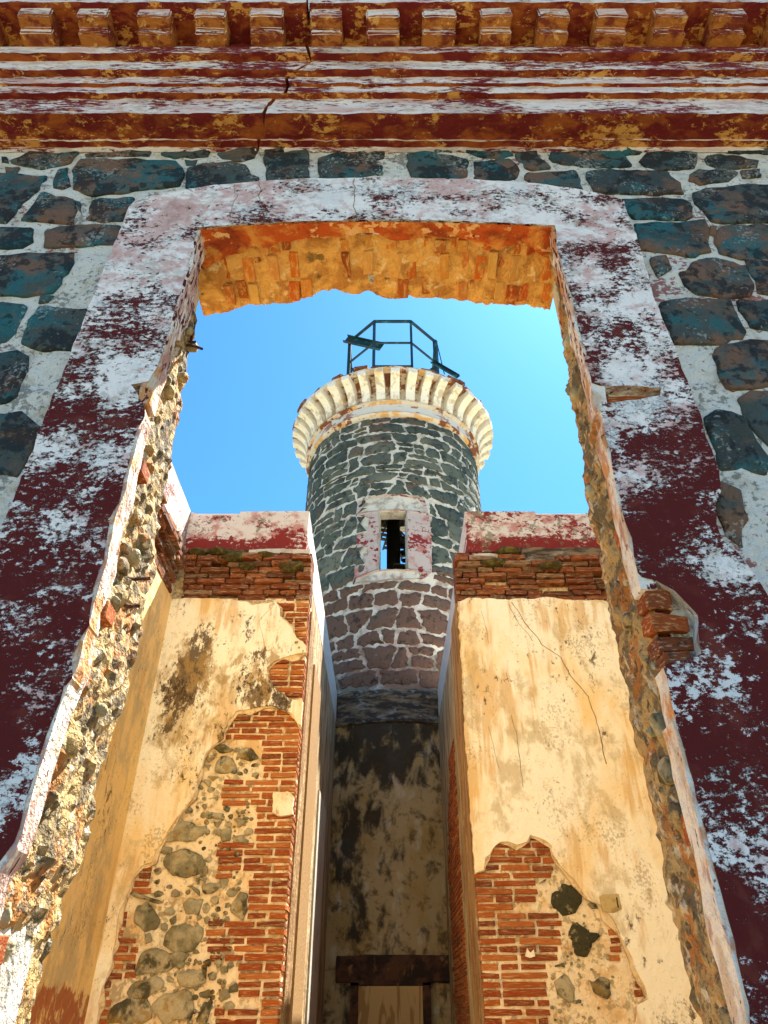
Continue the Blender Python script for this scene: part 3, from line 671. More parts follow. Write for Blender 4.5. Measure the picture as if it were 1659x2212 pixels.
# dentil zone: recessed bed, deep soffit and the crowning band
y_bed = y_d0 + .025; z_soff = 3.378; yc = 1.078
p2 = [(y_d0+.001, z_d0+.0005), (y_bed, z_d0+.006), (y_bed, z_soff), (yc, z_soff+.002), (yc, z_soff+.12), (YM, z_soff+.20)]
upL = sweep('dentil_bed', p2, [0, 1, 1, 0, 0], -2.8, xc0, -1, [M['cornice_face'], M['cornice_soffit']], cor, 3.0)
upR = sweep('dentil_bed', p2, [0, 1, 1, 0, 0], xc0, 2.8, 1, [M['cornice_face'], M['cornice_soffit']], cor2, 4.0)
dprof = [(y_d0+.02, 3.2805), (1.153, 3.2805), (1.151, 3.3125), (1.103, 3.3145), (1.101, z_soff+.01), (y_d0+.02, z_soff+.01)]
def dentil_mesh():
    bm = bmesh.new(); w2 = .067; L = [bm.verts.new((-w2, y-1.15, z-3.28)) for y, z in dprof]; R = [bm.verts.new((w2, y-1.15, z-3.28)) for y, z in dprof]; n = len(L)
    bm.faces.new(L); bm.faces.new(R[::-1])
    for i in range(n): bm.faces.new((L[i], L[(i+1) % n], R[(i+1) % n], R[i]))
    bmesh.ops.recalc_face_normals(bm, faces=bm.faces)
    bmesh.ops.bevel(bm, geom=list(bm.edges), offset=.006, segments=2, affect='EDGES')
    bmesh.ops.triangulate(bm, faces=bm.faces); bmesh.ops.subdivide_edges(bm, edges=[e for e in bm.edges if e.calc_length() > .03], cuts=2)
    for v in bm.verts:
        v.co += Vector((N(v.co.x*40, v.co.y*40, v.co.z*40), N(v.co.x*40+9, v.co.y*40, v.co.z*40), N(v.co.x*40, v.co.y*40+9, v.co.z*40)))*.004
    me = bpy.data.meshes.new('dentil')
    for f in bm.faces: f.material_index = 1 if (f.normal.y < -.6) else 0
    bm.to_mesh(me); bm.free(); me.materials.append(M['dentil']); me.materials.append(M['cornice_face']); return me
dm = dentil_mesh()
us = [-60, 66, 192, 325, 448, 572, 702, 827, 950, 1075, 1201, 1327, 1456, 1585, 1711]
for u in us:
    x = XV(u, 82, 1.15); o = bpy.data.objects.new('dentil', dm); link(o, cor if u < 660 else cor2); o.location = (x, 1.15+rnd.uniform(-.003, .003), 3.28)
    o.rotation_euler = (0, rnd.uniform(-.012, .012), rnd.uniform(-.02, .02)); o.scale.x = rnd.uniform(.95, 1.05)
# rusty reinforcement sticking out of the broken wall
def rebar(pts, r=.005): m_ = MB(); m_.tube(pts, r, 7); m_.build('rebar', M['rust'], fac)
def p3(u, v, Y): a = P(u, v, Y); return (a[0], Y, a[1])
rebar([p3(408,676,1.60), p3(417,684,1.60), p3(420,700,1.60), p3(416,722,1.60), p3(412,736,1.60)], .005)
rebar([p3(398,745,1.60), p3(412,746,1.60), p3(425,749,1.61), p3(437,754,1.61)], .005)
rebar([p3(400,736,1.60), p3(414,739,1.60), p3(424,738,1.60)], .004)
rebar([p3(270,1248,1.58), p3(290,1251,1.60), p3(325,1249,1.61)], .005)
rebar([p3(262,1306,1.58), p3(285,1309,1.60), p3(301,1308,1.61)], .006)
rebar([p3(1330,1255,1.60), p3(1345,1258,1.57), p3(1378,1256,1.53)], .006)

# ------------------------------------------------------------------ inner walls
YP = 5.0; XCL, XCR = -.63, .56          # pier face and the two corridor corners
XW = -1.75                               # left side wall of the entry room
Z0, Z1, Z2 = ZV(1296, YP), ZV(1192, YP), ZV(1105, YP)     # plaster top, parapet foot, parapet top
lw = thing('inner_wall', 'ruined inner wall left of the tower with peeling plaster over brick and fieldstone', 'wall', (-1.2, YP+.25, GROUND), 'inner walls flanking the corridor')
rw = thing('inner_wall', 'inner wall right of the tower with cracked cream plaster and one bared brick patch', 'wall', (1.2, YP+.25, GROUND), 'inner walls flanking the corridor')
sw = thing('side_wall', 'orange bounce-tinted streaked plaster side wall beside the left door jamb with sunlit top', 'wall', (XW, 3.4, GROUND))
def bumpy(name, x0, x1, z0, z1, yf, yb, mat, parent, step=.05, amp=.010):
    nx = max(1, int((x1-x0)/step)); nz = max(1, int((z1-z0)/step)); vs = []; fs = []
    for j in range(nz+1):
        for i in range(nx+1):
            x = x0+(x1-x0)*i/nx; z = z0+(z1-z0)*j/nz; vs.append((x, yf + amp*FB(x*6, z*6, 7) + .4*amp*N(x*25, z*25), z))
    for j in range(nz):
        for i in range(nx): fs.append((j*(nx+1)+i, j*(nx+1)+i+1, (j+1)*(nx+1)+i+1, (j+1)*(nx+1)+i))
    k = len(vs); c = [(x0, z0), (x1, z0), (x1, z1), (x0, z1)]
    vs += [(x, yf+.014, z) for x, z in c] + [(x, yb, z) for x, z in c]
    fs += [(k, k+1, k+5, k+4), (k+1, k+2, k+6, k+5), (k+2, k+3, k+7, k+6), (k+3, k, k+4, k+7), (k+4, k+5, k+6, k+7)]
    return mesh(name, vs, fs, mat, parent)
bumpy('rubble_core', XW-.3, XCL-.012, GROUND, Z0+.02, YP+.016, YP+.5, M['bed'], lw)
bumpy('rubble_core', XCR+.012, 2.3, GROUND, Z0+.02, YP+.016, YP+.5, M['bed'], rw)
# corridor walls behind the piers
mb = MB(); mb.box((-2.05, YP+.502, GROUND), (-.70, 9.35, Z1)); mb.build('corridor_wall', M['corridor'], lw)
mb = MB(); mb.box((.68, YP+.502, GROUND), (2.3, 9.35, Z1)); mb.build('corridor_wall', M['corridor'], rw)
mb = MB(); mb.box((-2.05, YP+.02, Z1+.001), (-.697, 9.35, Z2-.01)); mb.build('corridor_parapet', M['whitewash'], lw)
mb = MB(); mb.box((.688, YP+.02, Z1+.001), (2.3, 9.35, Z2-.01)); mb.build('corridor_parapet', M['whitewash'], rw)
# strips of plaster along the corridor walls
mb = MB(); mb.box((-.6995, 6.05, GROUND), (-.672, 6.75, Z0-.1)); mb.build('jamb_strip', M['ochrestrip'], lw)
mb = MB(); mb.box((-.6995, 7.3, GROUND), (-.682, 8.2, Z0-.9)); mb.build('lime_strip', M['limestrip'], lw)
mb = MB(); mb.box((XCL-.012+.0005, YP+.16, GROUND), (XCL+.002, YP+.499, Z0-.02)); mb.build('jamb_plaster', M['jambside'], lw)
mb = MB(); mb.box((XCR-.006, YP+.03, GROUND), (XCR+.0115, YP+.499, Z0-.02)); mb.build('jamb_plaster', M['jambside'], rw)
def pier_poly(pts): return [P(u, v, YP-.025) for u, v in pts]
# plaster sheets, broken to their photographed outlines
LP = [(374,1294),(400,1291),(470,1291),(534,1300),(539,1306),(556,1306),(578,1303),(595,1301),(604,1314),(605,1331),(629,1353),(640,1376),(660,1395),(664,1409),(629,1416),(612,1418),(590,1429),(576,1443),(578,1462),(590,1485),(606,1496),(626,1510),(654,1513),(651,1566),(643,1563),(629,1541),(612,1530),(584,1524),(556,1527),(511,1538),(494,1555),(485,1580),(483,1594),(464,1608),(444,1625),(437,1649),(431,1669),(426,1705),(415,1727),(392,1753),(373,1778),(353,1814),(336,1834),(328,1862),(303,1870),(289,1890),(280,1923),(258,1963),(252,1991),(247,2041),(238,2086),(224,2125),(213,2167),(207,2212),(203,2330)]
lp = pier_poly(LP); lp += [(lp[-1][0], GROUND), (XW, GROUND), (XW, lp[0][1])]
prism('plaster', ragged(lp, .03, .012, 2.0, keep=lambda a, b: abs(a[0]-b[0]) < 1e-6), fwall, YP-.025, YP+.012, M['plaster_left'], lw)
prism('plaster', ragged(pier_poly([(590,1712),(622,1708),(634,1722),(632,1758),(600,1762),(588,1755)]), .02, .008, 3.0), fwall, YP-.022, YP+.012, M['plaster_left'], lw)
RP = [(992,1300),(1010,1291),(1100,1294),(1180,1291),(1290,1300)]
rp = pier_poly(RP) + [(2.28, Z0), (2.28, GROUND)] + pier_poly([(1372,2330),(1375,2212),(1379,2170),(1401,2156),(1393,2131),(1372,2091),(1366,2066),(1350,2037),(1336,2005),(1316,1976),(1300,1955),(1289,1949),(1267,1940),(1253,1918),(1239,1897),(1213,1875),(1195,1850),(1192,1828),(1177,1814),(1147,1803),(1138,1817),(1116,1825),(1098,1816),(1080,1817),(1055,1843),(1046,1853),(1044,1879),(1028,1884),(1018,1780),(1004,1560)])
prism('plaster', ragged(rp, .03, .012, 6.0), fwall, YP-.025, YP+.012, M['plaster_right'], rw)
def offset(poly, d):
    n = len(poly); sg = 1 if area(poly) > 0 else -1; out = []
    for i in range(n):
        a, b, c = poly[i-1], poly[i], poly[(i+1) % n]; nx = ny = 0
        for p, q in ((a, b), (b, c)):
            L = math.hypot(q[0]-p[0], q[1]-p[1]) or 1; nx += (q[1]-p[1])/L; ny -= (q[0]-p[0])/L
        L = math.hypot(nx, ny) or 1; k = sg*max(.002, d*(.55+2.2*N(b[0]*9, b[1]*9, 2))); out.append((b[0]+nx/L*k, b[1]+ny/L*k))
    return out
cl = lambda q: [(min(max(x, XW), 2.28), max(z, GROUND)) for x, z in q]
prism('undercoat', ragged([(min(x, XCL-.004), min(z, Z0)) for x, z in cl(offset(ragged(lp, .05, .006, 2.0), .022))], .022, .012, 12.0), fwall, YP-.009, YP+.014, M['undercoat'], lw)
prism('undercoat', ragged([(max(x, XCR+.004), min(z, Z0)) for x, z in cl(offset(ragged(rp, .05, .006, 6.0), .022))], .022, .012, 16.0), fwall, YP-.009, YP+.014, M['undercoat'], rw)
# bricks
def lay(parent, v0, v1, ul, ur, xl=None, xr=None, seed=0, skip=.0, h=.0320, course=.0448):
    r = random.Random(seed); z1 = ZV(v0, YP); z0 = ZV(v1, YP); z = round(z0/course)*course; ze = round(z1/course)*course
    while z < ze - .001:
        zc = z+course/2; v = v_of(YP, zc)
        a = xl if xl is not None else XV(ul(v) if callable(ul) else ul, v, YP) + r.uniform(-.012, .012)
        b = xr if xr is not None else XV(ur(v) if callable(ur) else ur, v, YP) + r.uniform(-.012, .012)
        fromright = xr is not None; odd = int(round(z/course)) % 2; x = b if fromright else a; first = True
        while (x - a if fromright else b - x) > .035:
            L = (.125 if (odd and first) else r.choice([.25, .25, .125, .2])) - .008; first = False
            room = (x-a if fromright else b-x); L = min(L, room)
            if room - L < .05: L = room
            c = x - L/2 if fromright else x + L/2
            if r.random() >= skip:
                dep = r.choice([.12, .2]) if (abs(x-(xr if fromright else (xl or 99))) < .01) else .12
                brick(parent, (c, YP + dep/2 + r.uniform(-.006, .010), zc + r.uniform(-.002, .002)), (L-r.uniform(.008, .018), dep, h*r.uniform(.84, 1.06)), ry=r.uniform(-.02, .02)*(.1/max(L, .1)))
            x = x - L - .004 if fromright else x + L + .004
        z += course
def lerp(pts):
    def f(v):
        for a, b in zip(pts, pts[1:]):
            if a[0] <= v <= b[0]: return a[1]+(b[1]-a[1])*(v-a[0])/(b[0]-a[0])
        return pts[0][1] if v < pts[0][0] else pts[-1][1]
    return f
lay(lw, 1300, 1412, lerp([(1300,590),(1330,600),(1353,622),(1376,634),(1410,652)]), None, xr=XCL, seed=1)
lay(lw, 1418, 1512, lerp([(1418,600),(1443,572),(1485,585),(1512,630)]), None, xr=XCL, seed=2)
lay(lw, 1526, 1600, lerp([(1526,560),(1555,488),(1600,478)]), None, xr=XCL, seed=3)
for i, (v0, v1, u) in enumerate([(1600,1675,566),(1675,1745,479),(1745,1820,552),(1820,1903,466),(1903,1989,535),(1989,2078,445),(2078,2180,513),(2180,2330,462)]):
    lay(lw, v0, v1, u, None, xr=XCL, seed=10+i, skip=.03)
lay(lw, 1866, 1930, lerp([(1866,310),(1930,278)]), 328, seed=30); lay(lw, 1930, 2015, lerp([(1930,265),(2015,243)]), 271, seed=31)
lay(lw, 2015, 2110, lerp([(2015,242),(2110,225)]), 297, seed=32); lay(lw, 2110, 2230, lerp([(2110,222),(2230,205)]), 238, seed=33)
for i, (v0, v1, u) in enumerate([(1806,1897,1195),(1897,1976,1163),(1976,2073,1213),(2073,2140,1185),(2140,2330,1190)]):
    ul = lerp([(1806,1085),(1817,1075),(1845,1052),(1880,1040),(1884,1024)]) if i == 0 else None
    if i == 0:
        lay(rw, v0, 1884, ul, u, seed=40); lay(rw, 1884, v1, None, u, xl=XCR, seed=41)
    else: lay(rw, v0, v1, None, u, xl=XCR, seed=41+i, skip=.04)
lay(rw, 1997, 2073, 1314, 1345, seed=50); lay(rw, 2078, 2165, 1372, 1392, seed=51)
# brickwork showing further along the right corridor wall
r_ = random.Random(5); z = GROUND
while z < 2.3:
    y = 7.1 + r_.uniform(-.05, .05)
    while y < 8.4 - max(0, z-1.4)*.9:
        L = r_.choice([.25, .25, .13]); brick(rw, (.715, y+L/2, z+.022), (.09, L-.012, .033)); y += L
    z += .0448
# field stones in the bared rubble
def zoomL(q): return [P(199+a*.28, 1593+b*.28, YP) for a, b in q]
LS = [[(940,65),(1000,62),(1090,100),(1000,110)], [(880,150),(940,150),(900,185)], [(1110,140),(1150,90),(1230,85),(1280,150),(1200,160)], [(945,265),(970,190),(1010,145),(1070,165),(1100,215),(1130,260),(1050,270)], [(850,210),(910,200),(900,260)], [(890,300),(970,300),(930,325)], [(840,340),(910,335),(900,375)], [(550,800),(600,730),(640,640),(770,650),(790,680),(880,680),(860,740),(780,790),(650,805)], [(510,850),(600,850),(605,885),(520,890)], [(550,950),(590,890),(730,865),(830,910),(870,970),(840,1030),(740,1080),(600,1050)], [(800,1080),(870,1090),(860,1115)], [(730,1140),(780,1150),(830,1180),(820,1215)], [(850,1150),(900,1120),(990,1130),(930,1190),(860,1195)], [(290,1205),(370,1205),(500,1250),(550,1270),(480,1275),(300,1235)], [(340,1310),(420,1290),(480,1340),(520,1420),(480,1480),(400,1495),(340,1430)], [(700,1280),(760,1240),(840,1250),(820,1360),(730,1360)], [(1085,1280),(1130,1210),(1180,1220),(1190,1340),(1150,1395),(1075,1320)], [(565,1520),(620,1450),(700,1445),(840,1470),(830,1560),(770,1640),(650,1650),(570,1600)], [(370,1660),(480,1620),(600,1660),(740,1660),(690,1740),(560,1800),(350,1840),(340,1780)], [(650,1850),(750,1800),(880,1780),(860,1880),(800,1920),(680,1915)], [(285,1960),(310,1890),(480,1850),(550,1870),(540,1930),(400,2000),(300,1990)], [(115,2150),(180,2050),(290,2010),(390,2010),(440,2080),(440,2170),(400,2190),(130,2195)], [(460,2060),(560,1990),(740,1960),(770,2060),(760,2170),(640,2190),(560,2230),(500,2130)], [(810,2180),(850,2050),(920,2060),(880,2180)],
 [(1000,710),(1060,700),(1070,780),(1010,790)], [(1075,760),(1160,750),(1170,800),(1090,805)], [(940,640),(1000,650),(970,690)], [(870,580),(1000,580),(990,620),(890,620)], [(1090,630),(1140,625),(1200,650),(1130,680)], [(830,1010),(880,1000),(900,1050),(850,1060)], [(600,1400),(640,1395),(645,1430),(610,1440)], [(980,1790),(1040,1770),(1050,1810),(1000,1820)], [(1060,1930),(1100,1900),(1115,1950),(1075,1960)], [(830,1980),(900,1950),(920,2000),(850,2010)], [(400,1520),(440,1510),(450,1570),(410,1590)], [(980,1960),(1040,1940),(1060,2010),(1000,2020)]]
for i, q in enumerate(LS): stone('stone', zoomL(q), fwall, YP-.004, .03, M['fieldstone'], lw, seed=i*1.9+3, dome=.008, edge=.010, k=.12, grow=.008, rag=.016)
taken = [(sum(p[0] for p in q)/len(q), sum(p[1] for p in q)/len(q), math.sqrt(abs(area(q))/math.pi)) for q in map(zoomL, LS)]
r_ = random.Random(77); made = 0
for k in range(3000):
    u, v = r_.uniform(235, 560), r_.uniform(1615, 2230)
    ub = [x for a, b, x in [(1600,1675,566),(1675,1745,479),(1745,1820,552),(1820,1903,466),(1903,1989,535),(1989,2078,445),(2078,2180,513),(2180,2330,462)] if a <= v < b][0]
    if u > ub-12 or u < lerp([(1615,455),(1705,432),(1780,378),(1862,340),(2000,310),(2110,305),(2230,250)])(v): continue
    x, z = P(u, v, YP); sz = r_.uniform(.016, .042)
    if any(math.hypot(x-a, z-b) < (sz+c)*1.06 for a, b, c in taken): continue
    taken.append((x, z, sz)); a0 = r_.uniform(0, 6)
    q = [(x+sz*r_.uniform(.75, 1.25)*math.cos(a0+t*1.047), z+sz*r_.uniform(.6, 1.05)*math.sin(a0+t*1.047)) for t in range(6)]
    stone('stone', q, fwall, YP+r_.uniform(-.002, .010), .03, M['fieldstone'], lw, seed=k*.37, dome=.004, edge=.007, k=.10, rag=.010); made += 1
    if made > 85: break
def zoomR(q): return [P(929+a*.36, 1659+b*.36, YP) for a, b in q]
for i, (q, mt) in enumerate([([(705,790),(760,740),(800,680),(870,690),(910,770),(890,860),(820,885),(740,860)], 'darkstone'), ([(840,960),(900,940),(960,970),(1010,1000),(980,1090),(940,1135),(880,1130),(840,1050)], 'darkstone'), ([(760,1270),(800,1235),(840,1260),(870,1340),(880,1420),(830,1430),(780,1390),(750,1320)], 'fieldstone'), ([(970,1280),(1040,1240),(1090,1270),(1080,1370),(1020,1390),(970,1350)], 'fieldstone'), ([(660,690),(710,680),(700,705)], 'fieldstone'), ([(740,1170),(800,1170),(790,1200)], 'fieldstone'), ([(945,810),(1000,810),(1020,840),(960,850)], 'fieldstone'), ([(890,1250),(920,1250),(915,1275)], 'fieldstone')]):
    stone('stone', zoomR(q), fwall, YP+.002, .03, M[mt], rw, seed=i*1.9+90, dome=.008, edge=.010, k=.15, rag=.03)
peb = {0: MB(), 1: MB()}
r_ = random.Random(12)
for k in range(520):
    u, v = r_.uniform(230, 560), r_.uniform(1615, 2230)
    if u < 640-(v-1500)*.58+10 or u > 575-(v-1600)*.17: continue
    x, z = P(u, v, YP); s = r_.uniform(.006, .02); a0 = r_.uniform(0, 6)
    stone('', [(x+s*r_.uniform(.7, 1.3)*math.cos(a0+t*1.26), z+s*r_.uniform(.6, 1)*math.sin(a0+t*1.26)) for t in range(5)], fwall, YP+.004, .02, None, seed=k*.7, dome=.006, edge=.006, mb=peb[0])
for k in range(70):
    u, v = r_.uniform(1190, 1330), r_.uniform(1890, 2230)
    if u > 1239+(v-1897)*.5: continue
    x, z = P(u, v, YP); s = r_.uniform(.006, .016); a0 = r_.uniform(0, 6)
    stone('', [(x+s*math.cos(a0+t*1.26), z+s*r_.uniform(.6, 1)*math.sin(a0+t*1.26)) for t in range(5)], fwall, YP+.004, .02, None, seed=k*.7, dome=.006, edge=.006, mb=peb[1])
for k, pr in ((0, lw), (1, rw)):
    o = peb[k].build('pebbles', M['fieldstone'], pr, True); o['kind'] = 'stuff'
# a square cement patch with a slot, and a chip of plaster, on the right wall
pt = prism('cement_patch', ragged(zoomR([(1010,775),(1030,762),(1125,760),(1142,850),(1095,875),(1030,860)]), .02, .004, 2.0), fwall, YP-.03, YP+.01, M['tile_patch'], rw)
a = zoomR([(1108,780),(1124,842)]); mb = MB(); mb.box((a[0][0], YP-.034, a[1][1]), (a[1][0], YP-.028, a[0][1])); mb.build('slot', M['black'], pt)
prism('plaster', zoomR([(570,1130),(580,1080),(600,1110),(620,1090),(630,1130),(600,1140)]), fwall, YP-.012, YP+.01, M['plaster_right'], rw)
# cornice of corbelled bricks, ledge and parapet
def brick_cornice(parent, x0, x1, seed, along='x', yface=YP):
    r = random.Random(seed); n = 9; hh = (Z1-.045-Z0)/n
    prof = [.0, .004, .012, .03, .05, .06, .085, .10, .06]
    for k in range(n):
        x = x0 - r.uniform(0, .15); z = Z0 + hh*(k+.5)
        while x < x1-.02:
            L = r.choice([.24, .24, .18, .13]); a = max(x, x0); b = min(x+L, x1); x += L
            if b-a < .03 or r.random() < .05: continue
            out = prof[k] + r.uniform(-.014, .014); dep = .16+out
            if along == 'x': brick(parent, ((a+b)/2, yface - out + dep/2, z + r.uniform(-.004, .004)), (b-a-.008, dep, hh*r.uniform(.72, .95)), dark=True)
            else: brick(parent, (yface + out - dep/2, (a+b)/2, z + r.uniform(-.004, .004)), (dep, b-a-.008, hh*r.uniform(.72, .95)), dark=True)
brick_cornice(lw, XW+.06, XCL, 1); brick_cornice(rw, XCR, 2.25, 2); brick_cornice(sw, 2.4, YP-.08, 3, 'y', XW)
mb = MB(); mb.box((XW-.3, YP+.05, Z0+.021), (XCL-.05, YP+.49, Z1+.0005)); mb.build('cornice_core', M['bed'], lw)
mb = MB(); mb.box((XCR+.05, YP+.05, Z0+.021), (2.3, YP+.49, Z1+.0005)); mb.build('cornice_core', M['bed'], rw)
def strip(name, x0, x1, z0, z1, y0, y1, seed, mat, parent, amp=.012):
    prism(name, ragged([(x0, z0), (x1, z0), (x1, z1), (x0, z1)], .03, amp, seed), fwall, y0, y1, mat, parent)
strip('ledge', XW+.08, -1.18, Z1-.04, Z1-.006, YP-.05, YP+.1, 1.0, M['moss'], lw); strip('ledge', -1.17, XCL-.03, Z1-.05, Z1-.006, YP-.055, YP+.1, 2.0, M['limestrip'], lw)
strip('ledge', XCR+.17, 1.05, Z1-.10, Z1-.055, YP-.06, YP+.1, 3.0, M['limestrip'], rw); strip('ledge', 1.06, 2.2, Z1-.14, Z1-.004, YP-.07, YP+.1, 4.0, M['tower_band'], rw)
r_ = random.Random(3)
for k, (x, z, s) in enumerate([(-1.28, Z1-.11, .07), (-1.42, Z1-.05, .05), (-1.02, Z1-.09, .05), (-.80, Z1-.20, .07), (-1.16, Z1-.20, .05), (-1.6, Z1-.06, .05)]):
    q = [(x+s*1.6*r_.uniform(.6, 1.1)*math.cos(t*.7), z+s*.6*r_.uniform(.6, 1.1)*math.sin(t*.7)) for t in range(9)]
    stone('moss_patch', q, fwall, YP-.125, .08, M['moss'], lw, seed=k*3.3, dome=.02, edge=.012)
for k, (x, z, s) in enumerate([(1.02, Z1-.045, .10), (1.35, Z1-.19, .10), (.88, Z1-.16, .09)]):
    q = [(x+s*1.4*r_.uniform(.6, 1.1)*math.cos(t*.7), z+s*.4*r_.uniform(.6, 1.1)*math.sin(t*.7)) for t in range(9)]
    stone('moss_patch', q, fwall, YP-.115, .08, M['moss'], rw, seed=k*3.3+40, dome=.02, edge=.012)
def parapet(pts, x0, x1, parent, seed):
    top = [P(u, v, YP) for u, v in pts]; poly = [(x0, Z1)] + [(x1, Z1)] + [(x1, top[-1][1])] + top[::-1] + [(x0, top[0][1])]
    prism('parapet', ragged(poly, .04, .004, seed), fwall, YP-.002, YP+.30, M['parapet'], parent)
parapet([(400,1107),(422,1107),(424,1114),(517,1114),(520,1105),(660,1104)], XW+.002, -.697, lw, 1.0)
parapet([(1010,1105),(1156,1105),(1159,1112),(1250,1112),(1262,1109)], .688, 2.25, rw, 2.0)
# left side wall
sp = lambda a, b, n: (n, a, b)
prism('plaster', ragged([(YP-.026, GROUND), (YP-.026, Z0), (1.75, Z0), (1.75, GROUND)], .04, .003, 1.0), lambda a, b, n: (n, a, b), XW+.0005, XW-.05, M['plaster_side'], sw)
mb = MB(); mb.box((XW-.5, 1.75, GROUND), (XW-.0505, YP-.01, Z1)); mb.build('wall_core', M['bed'], sw)
mb = MB(); mb.box((XW-.5, 1.75, Z1+.001), (XW-.004, YP-.004, Z2+.005)); mb.build('parapet', M['cornice_face'], sw)
mb = MB(); mb.box((XW-.0495, 1.75, Z0+.001), (XW-.01, YP-.01, Z1+.0005)); mb.build('cornice_core', M['bed'], sw)
mb = MB(); mb.box((2.301, 1.75, GROUND), (2.7, 9.3, Z2)); mb.build('return_wall', M['plaster_right'], rw)
# hairline cracks in the right plaster: groove shade painted as thin dark slivers
def crack(pts, w_, parent, name='crack', Y=YP-.0255):
    pts = [P(u, v, Y) for u, v in pts]; pts = ragged(pts, .03, .010, 5.0, closed=False); L = []; R = []
    for i, (x, z) in enumerate(pts):
        t = w_*(.35+.65*abs(N(i*.5, w_*900))); L.append((x-t, z)); R.append((x+t, z))
    prism(name, L + R[::-1], fwall, Y-.0015, Y+.01, M['crackshade'], parent)
M['crackshade'] = layered('crack shade', (.20, .12, .05), [])  # one dark colour painted for the shade inside all thin cracks
crack([(1105,1300),(1118,1318),(1133,1345),(1150,1365),(1170,1392),(1190,1405),(1212,1420),(1222,1440),(1232,1460),(1252,1480),(1270,1505),(1283,1540),(1292,1570),(1300,1610),(1310,1650)], .005, rw)
crack([(1112,1330),(1124,1350),(1140,1370),(1150,1385)], .003, rw); crack([(1098,1305),(1106,1322),(1118,1342)], .003, rw)
crack([(1040,1320),(1048,1350),(1056,1390)], .002, rw); crack([(1105,1545),(1115,1590),(1122,1640),(1130,1700)], .003, rw); crack([(1055,1570),(1065,1610),(1078,1660)], .002, rw)
crack([(575,1408),(560,1340),(590,1310)][::-1], .002, lw)

# ------------------------------------------------------------------ lighthouse tower
XT, YT, RT = .11, 10.7, 1.64
tw = thing('lighthouse_tower', 'round stone lighthouse tower with cream corbelled gallery and rusty lantern frame', 'tower', (XT, YT, GROUND))
def cyl(s, z, n): th = s/RT; r = RT - n; return (XT + r*math.sin(th), YT - r*math.cos(th), z)
ZB0, ZB1, ZS = 3.15, 3.66, 8.72
WZ0, WZ1, WS0, WS1 = 5.50, 6.60, -.25, .20          # front window
BZ0, BZ1 = 6.9, 8.42
def shell():
    RI = 1.42; ths = set(-math.pi + 2*math.pi*i/150 for i in range(151)); f0, f1 = WS0/RT, WS1/RT
    b0, b1 = math.pi-.34, math.pi-.03; b2, b3 = -math.pi+.03, -math.pi+.30
    for x in (f0, f1, b0, b1, b2, b3): ths.add(x)
    ths = sorted(ths); ths = [t for i, t in enumerate(ths) if i == 0 or t-ths[i-1] > 1e-4]
    zs = set(ZB1-.05 + (ZS-ZB1+.05)*i/60 for i in range(61)) | {WZ0, WZ1, BZ0, BZ1}; zs = sorted(zs); zs = [z for i, z in enumerate(zs) if i == 0 or z-zs[i-1] > 1e-4]
    def hole(t, z):
        if f0 < t < f1 and WZ0 < z < WZ1: return True
        return (b0 < t < b1 or b2 < t < b3 or t > b1 or t < b2) and BZ0 < z < BZ1
    vs = []; fs = []; nt_ = len(ths); nz_ = len(zs)
    for R, am in ((RT, .012), (RI, 0)):
        for z in zs:
            for t in ths:
                tt = t if abs(abs(t)-math.pi) > 1e-6 else math.pi
                r = R + am*FB(math.cos(tt)*9, math.sin(tt)*9, z*6) ; vs.append((XT+r*math.sin(t), YT-r*math.cos(t), z))
    K = nt_*nz_
    for j in range(nz_-1):
        for i in range(nt_-1):
            tc, zc = (ths[i]+ths[i+1])/2, (zs[j]+zs[j+1])/2; h = hole(tc, zc)
            a, b, c, d = j*nt_+i, j*nt_+i+1, (j+1)*nt_+i+1, (j+1)*nt_+i
            if not h: fs += [(a, b, c, d), (K+a, K+b, K+c, K+d)]
            else:
                if not hole(tc, (zs[j]+zs[j-1])/2): fs.append((a, b, K+b, K+a))
                if not hole(tc, (zs[j+1]+zs[min(j+2, nz_-1)])/2): fs.append((d, c, K+c, K+d))
                if i > 0 and not hole((ths[i]+ths[i-1])/2, zc): fs.append((a, d, K+d, K+a))
                if i < nt_-2 and not hole((ths[i+1]+ths[i+2])/2, zc): fs.append((b, c, K+c, K+b))
    return mesh('shaft', vs, fs, M['tower_mortar'], tw, smooth=False)
shell()
def ring(name, prof, mat, a0=-math.pi, a1=math.pi, n=120, seed=0.0, amp=.006, parent=None):
    vs = []; fs = []; m_ = len(prof)
    for i in range(n+1):
        t = a0+(a1-a0)*i/n
        for j, (r, z) in enumerate(prof):
            e = amp*FB(math.cos(t)*9+seed, math.sin(t)*9, z*6+j); vs.append((XT+(r+e)*math.sin(t), YT-(r+e)*math.cos(t), z+e*.6))
    for i in range(n):
        for j in range(m_-1): fs.append((i*m_+j, i*m_+j+1, (i+1)*m_+j+1, (i+1)*m_+j))
    return mesh(name, vs, fs, mat, parent or tw, smooth=False)
ring('base', [(RT-.01, GROUND-.05)] + [(RT-.01, GROUND + (ZB0-GROUND)*i/30) for i in range(31)], M['tower_plaster'], seed=1)
ring('band_course', [(RT-.02, ZB0), (RT+.018, ZB0+.01), (RT+.015, ZB0+.10), (RT+.0, ZB0+.12), (RT+.0, ZB0+.22), (RT+.004, ZB0+.33), (RT+.016, ZB0+.35), (RT+.016, ZB0+.44), (RT-.02, ZB1-.0)], M['tower_band'], seed=2, amp=.014)
